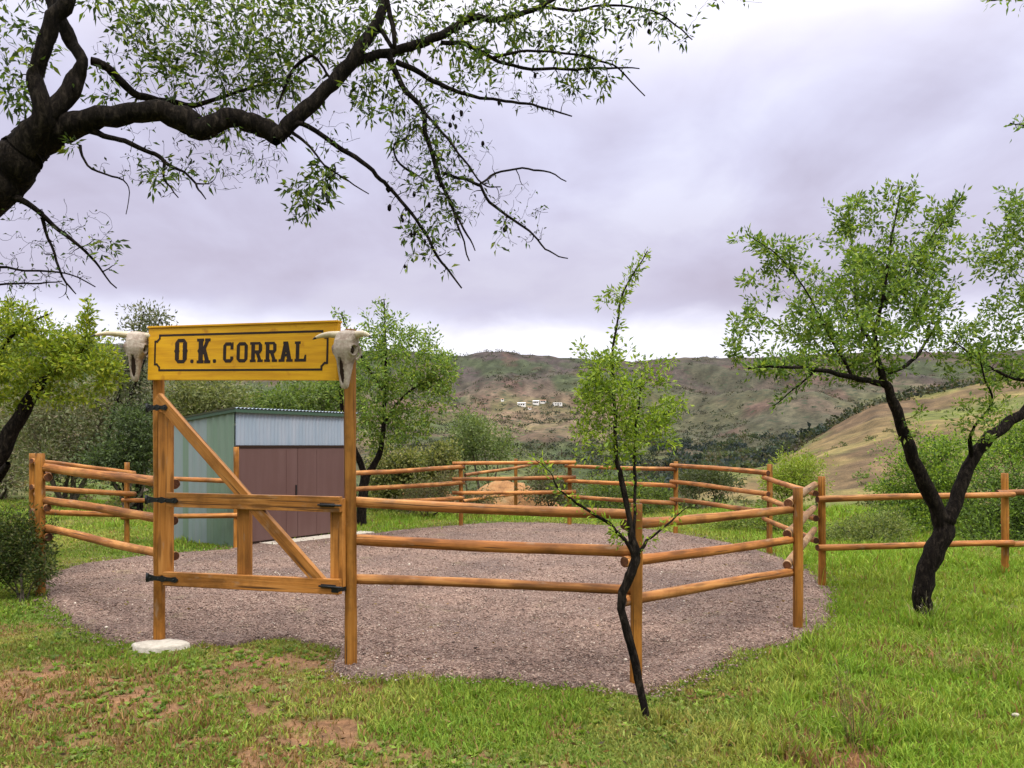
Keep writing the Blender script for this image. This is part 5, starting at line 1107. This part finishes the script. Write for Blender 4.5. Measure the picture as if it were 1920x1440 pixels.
# scrub dotted over the slopes
def scrub(name, label, n, pxr, Yr, dens, sizes, pal, nl, kind='stuff'):
    px = rng.uniform(*pxr, n); Y = Yr[0] * (Yr[1] / Yr[0]) ** rng.random(n); x = (px - CXP) / FPX * Y
    k = rng.random(n) < dens(px, Y, x); px, Y, x = px[k], Y[k], x[k]; n = len(x); z = terrain(x, Y)
    s = rng.uniform(*sizes, n) * (1 + .0012 * Y)
    v = rng.standard_normal((n, nl, 3)); v /= np.linalg.norm(v, axis=2, keepdims=True); v *= rng.random((n, nl, 1)) ** .4
    v[..., 2] = np.abs(v[..., 2]) * .8
    pos = np.stack([x, Y, z], -1)[:, None] + v * s[:, None, None] * np.array([1, 1, .9])
    c = np.repeat(leaf_cols(n, pal, .25), nl, 0) * rng.uniform(.7, 1.3, (n * nl, 1)); L = np.repeat(s, nl) * rng.uniform(.22, .42, n * nl) * (1 + 4.0 / nl)
    lv, lf, lc = leaf_arrays(pos.reshape(-1, 3), rng.standard_normal((n * nl, 3)) + v.reshape(-1, 3), L, L * .7, c)
    o = link(name, np_mesh(name, lv, lf, lc), M_LEAF); tag(o, label, 'scrub', None, kind); return n
f_ = lambda px, Y, x: np.clip((fbm(x / 40, Y / 60, 3) - .38) * 3, .06, .9)
scrub('hillside_scrub', 'dark scrub and low trees speckling the far hillsides', 26000, (-300, 2200), (150, 900), f_, (.7, 1.9), [(0.035, 0.046, 0.024), (0.05, 0.06, 0.03), (0.027, 0.034, 0.026), (0.065, 0.07, 0.04), (0.07, 0.058, 0.045)], 16)
f_ = lambda px, Y, x: 1.5 * np.clip(1 - ((px - 1300 - (Y - 150) * .35) / 150) ** 2, 0, 1) * np.clip((fbm(x / 13, Y / 22, 3) - .47) * 7, 0, 1) * (px < 1540) + .07
scrub('gully_scrub', 'dense dark blue green scrub filling the gully beside the dry slope', 3400, (1100, 1560), (150, 420), f_, (1.2, 2.8), [(0.032, 0.046, 0.04), (0.045, 0.064, 0.042), (0.024, 0.034, 0.036), (0.075, 0.09, 0.045), (0.085, 0.08, 0.05)], 60)
f_ = lambda px, Y, x: np.clip((fbm(x / 12, Y / 18, 3) - .5) * 2.0, .02, .5)
scrub('slope_scrub', 'small bushes dotted over the dry golden slope on the right', 1500, (1330, 2200), (34, 170), f_, (.2, .75), [(0.08, 0.095, 0.035), (0.055, 0.07, 0.025), (0.12, 0.11, 0.05), (0.10, 0.15, 0.03)], 60)
f_ = lambda px, Y, x: np.clip((fbm(x / 8, Y / 12, 3) - .35) * 2.4, .1, .9)
scrub('valley_scrub', 'mixed scrub on the slope dropping away beyond the corral', 2200, (300, 1320), (27, 150), f_, (.45, 1.2), [(0.075, 0.085, 0.032), (0.055, 0.07, 0.025), (0.11, 0.10, 0.06), (0.10, 0.13, 0.04), (0.09, 0.07, 0.05)], 90)

# white farmhouses far across the valley
m, nt, b, _ = mat_new('whitewash'); setc(nt, b, (0.72, 0.70, 0.66), .8, .2); M_WH = m
m, nt, b, _ = mat_new('terracotta'); setc(nt, b, (0.36, 0.20, 0.13), .9, .1); M_TC = m
m, nt, b, _ = mat_new('window_dark'); setc(nt, b, (0.03, 0.035, 0.04), .2, .5); M_WD = m
HS = [(978, 762, 15, 6, 'left most of the white farmhouses across the valley, square with a flat front'), (993, 768, 6, 4, 'tiny white hut just below the row of farmhouses'), (1005, 758, 11, 6, 'middle white farmhouse on the far slope'),
      (1018, 756, 11, 5, 'white farmhouse touching the middle one on its right'), (1045, 760, 16, 4, 'long low white farmhouse at the right end of the row'), (942, 752, 5, 4, 'lone small pale house up slope to the left of the farmhouses'), (466, 740, 5, 4, 'small white house seen below the yellow sign')]
for i, (px, py, wp, hp_, lab) in enumerate(HS):
    p = hit(px, py, 200, 880); sc_ = p.y / FPX; W_, H_, D_ = wp * sc_, hp_ * sc_, wp * sc_ * .6
    root = empty('farmhouse', p, lab, 'house', 'white farmhouses on the far hillside'); M = Matrix.Translation(p) @ Matrix.Rotation(R(rr_.uniform(-25, 25)), 4, 'Z')
    bm = bmesh.new(); box_bm(bm, -W_ / 2, W_ / 2, -D_ / 2, D_ / 2, -2.5, H_, 0); link('wall', bm_mesh('wall', bm), M_WH, root, M)
    bm = bmesh.new(); e = .25; z0 = H_ + .01; vs = [bm.verts.new(c) for c in ((-W_ / 2 - e, -D_ / 2 - e, z0), (W_ / 2 + e, -D_ / 2 - e, z0), (W_ / 2 + e, D_ / 2 + e, z0), (-W_ / 2 - e, D_ / 2 + e, z0), (-W_ / 2 - e, 0, z0 + H_ * .22), (W_ / 2 + e, 0, z0 + H_ * .22))]
    for f in ((0, 1, 5, 4), (3, 4, 5, 2), (0, 4, 3), (1, 2, 5), (0, 3, 2, 1)): bm.faces.new([vs[k] for k in f])
    link('roof', bm_mesh('roof', bm), M_TC if i % 2 else M_WH, root, M)
    for u in ((-.28, .0, .28) if wp > 8 else (0,)):
        bm = bmesh.new(); box_bm(bm, u * W_ - .5, u * W_ + .5, -D_ / 2 - .03, -D_ / 2 + .1, H_ * .35, H_ * .35 + 1.1); link('window', bm_mesh('window', bm), M_WD, root, M)

# tall dry weeds in the grass on the right
def weed(label, px, py, n, h, spread, pal, name='dry_weed', grp=None, rad=.0013, leafy=10):
    b0 = np.array(G(px, py)); b0[2] = float(terrain(b0[0], b0[1])); st = []
    for _ in range(n):
        a = rng.uniform(0, 6.28); L = h * rng.uniform(.5, 1.1); ln = spread * rng.uniform(.1, 1); s0 = b0 + np.array([np.cos(a), np.sin(a), 0]) * .05 * rng.random()
        e = s0 + np.array([np.cos(a) * ln, np.sin(a) * ln, L]); m_ = (s0 + e) / 2 + np.array([0, 0, .08 * L]); st.append((catmull([s0, m_, e], 4), np.linspace(rad, rad * .5, 9)))
    V, F = tube_arrays(st, 4); c = leaf_cols(len(V) // 4, pal, .1); c = np.repeat(c, 4, 0)
    root = empty(name, b0, label, 'weed', grp); Mx = Matrix.Translation(Vector(b0))
    link('stems', np_mesh('stems', V - b0, F, c, True), M_LEAF, root, Mx)
    lv, lf, lc = leaves_on(st, leafy, .03, .006, pal, .1, 1, .35, .012, .2, .2, 3); tag(link('seed_heads', np_mesh('seed_heads', lv - b0, lf, lc), M_LEAF, root, Mx), kind='stuff')
STR = [(0.42, 0.40, 0.14), (0.34, 0.36, 0.10), (0.26, 0.31, 0.07)]
weed('upright brown stemmed weed in the right foreground grass', 1605, 1392, 26, .42, .22, [(0.16, 0.11, 0.06), (0.20, 0.16, 0.07), (0.10, 0.12, 0.04)], rad=.0017, leafy=26)
weed('tall straw coloured grass tuft to the right of the black trunk foot', 1800, 1262, 26, .5, .5, STR, 'dry_weed', 'straw coloured tufts in the right foreground', .0016)
weed('sparse straw tuft leaning left below the tree trunk', 1740, 1270, 14, .32, .4, STR, 'dry_weed', 'straw coloured tufts in the right foreground', .0014)
weed('straw tuft at the right edge of the grass', 1885, 1270, 16, .38, .4, STR, 'dry_weed', 'straw coloured tufts in the right foreground', .0014)
weed('pale grass stems growing round the foot of the forked tree', 1735, 1170, 14, .34, .2, [(0.5, 0.45, 0.36), (0.36, 0.36, 0.12)], 'dry_weed', None, .0016, 6)
weed('thin grass tuft by the gravel edge below the fence corner', 1500, 1390, 14, .16, .2, [(0.2, 0.25, 0.06), (0.14, 0.2, 0.04)], 'green_weed', None, .0012, 20)
weed('dry grass tuft at the foot of the right fence post', 1850, 1050, 22, .35, .3, STR, 'dry_weed', None, .003, 20)
for lab, px, py, s_ in (('small pale stone in the grass near the right edge', 1905, 1350, .024), ('small dark stone lying on the gravel', 893, 1224, .028)):
    bm = bmesh.new(); bmesh.ops.create_icosphere(bm, subdivisions=3, radius=1)
    for v in bm.verts: v.co *= 1 + .25 * (float(vnoise(v.co.x * 2 + 9, v.co.y * 2 + v.co.z * 1.7 + 9)) - .5)
    bmesh.ops.scale(bm, vec=(s_, s_ * .8, s_ * .6), verts=bm.verts); p = G(px, py)
    o = link('stone', bm_mesh('stone', bm, True), M_CONC if 'pale' in lab else M_BARK, None, Matrix.Translation((p.x, p.y, .03))); tag(o, lab, 'stone')

# broad leaved weeds, and dead leaves that have dropped from the almond trees
def rosettes(n):
    Yr = 3.8 * (14 / 3.8) ** rng.random(n); pxs = rng.uniform(-150, 2070, n); x = (pxs - CXP) / FPX * Yr
    cl = fbm(x * .8 + 33, Yr * .8 + 12, 3); k = (grav_t(x, Yr) > 1.02) & (rng.random(n) < np.clip((cl - .42) * 5, .05, 1)); x, y = x[k], Yr[k]; n = len(x); m_ = 9
    a = rng.uniform(0, 6.28, (n, m_)); d = np.stack([np.cos(a), np.sin(a), rng.uniform(.15, .8, (n, m_))], -1); z = terrain(x, y) + .004
    pos = np.repeat(np.stack([x, y, z], -1)[:, None], m_, 1).reshape(-1, 3); L = rng.uniform(.018, .045, n * m_) * np.repeat(1 + .03 * y, m_)
    c = np.repeat(leaf_cols(n, [(0.17, 0.26, 0.035), (0.21, 0.30, 0.045), (0.12, 0.19, 0.035), (0.22, 0.25, 0.07)], .25), m_, 0)
    lv, lf, lc = leaf_arrays(pos, d.reshape(-1, 3), L, L * .5, c)
    o = link('clover', np_mesh('clover', lv, lf, lc), M_LEAF); tag(o, 'small broad leaved weeds and clover patches mixed into the grass', 'weeds', None, 'stuff')
rosettes(9000)
def dead_leaves(n):
    Yr = 3.8 * (15 / 3.8) ** rng.random(n); pxs = rng.uniform(-150, 2070, n); x = (pxs - CXP) / FPX * Yr; g = grav_t(x, Yr) < 1
    k = (rng.random(n) < np.where(g, .25, .8)) ; x, y, g = x[k], Yr[k], g[k]; n = len(x); a = rng.uniform(0, 6.28, n)
    d = np.stack([np.cos(a), np.sin(a), rng.uniform(-.2, .4, n)], -1); z = np.where(g, .045, terrain(x, y) + rng.uniform(.008, .03, n))
    L = rng.uniform(.02, .05, n); lv, lf, lc = leaf_arrays(np.stack([x, y, z], -1), d, L, L * .35, leaf_cols(n, [(0.20, 0.12, 0.05), (0.12, 0.07, 0.035), (0.30, 0.22, 0.09), (0.06, 0.04, 0.025)], .3))
    o = link('fallen_leaves', np_mesh('fallen_leaves', lv, lf, lc), M_LEAF); tag(o, 'dry brown fallen leaves scattered in the grass and on the gravel', 'leaves', None, 'stuff')
dead_leaves(3200)
f_ = lambda px, Y, x: np.clip((fbm(x / 3, Y / 4, 3) - .35) * 2.4, .05, .8)
scrub('rough_grass', 'tufts of rough grass and low scrub behind the left fence', 1500, (-200, 860), (20, 40), f_, (.10, .32), [(0.16, 0.20, 0.05), (0.11, 0.15, 0.04), (0.22, 0.21, 0.09), (0.18, 0.14, 0.07)], 60)
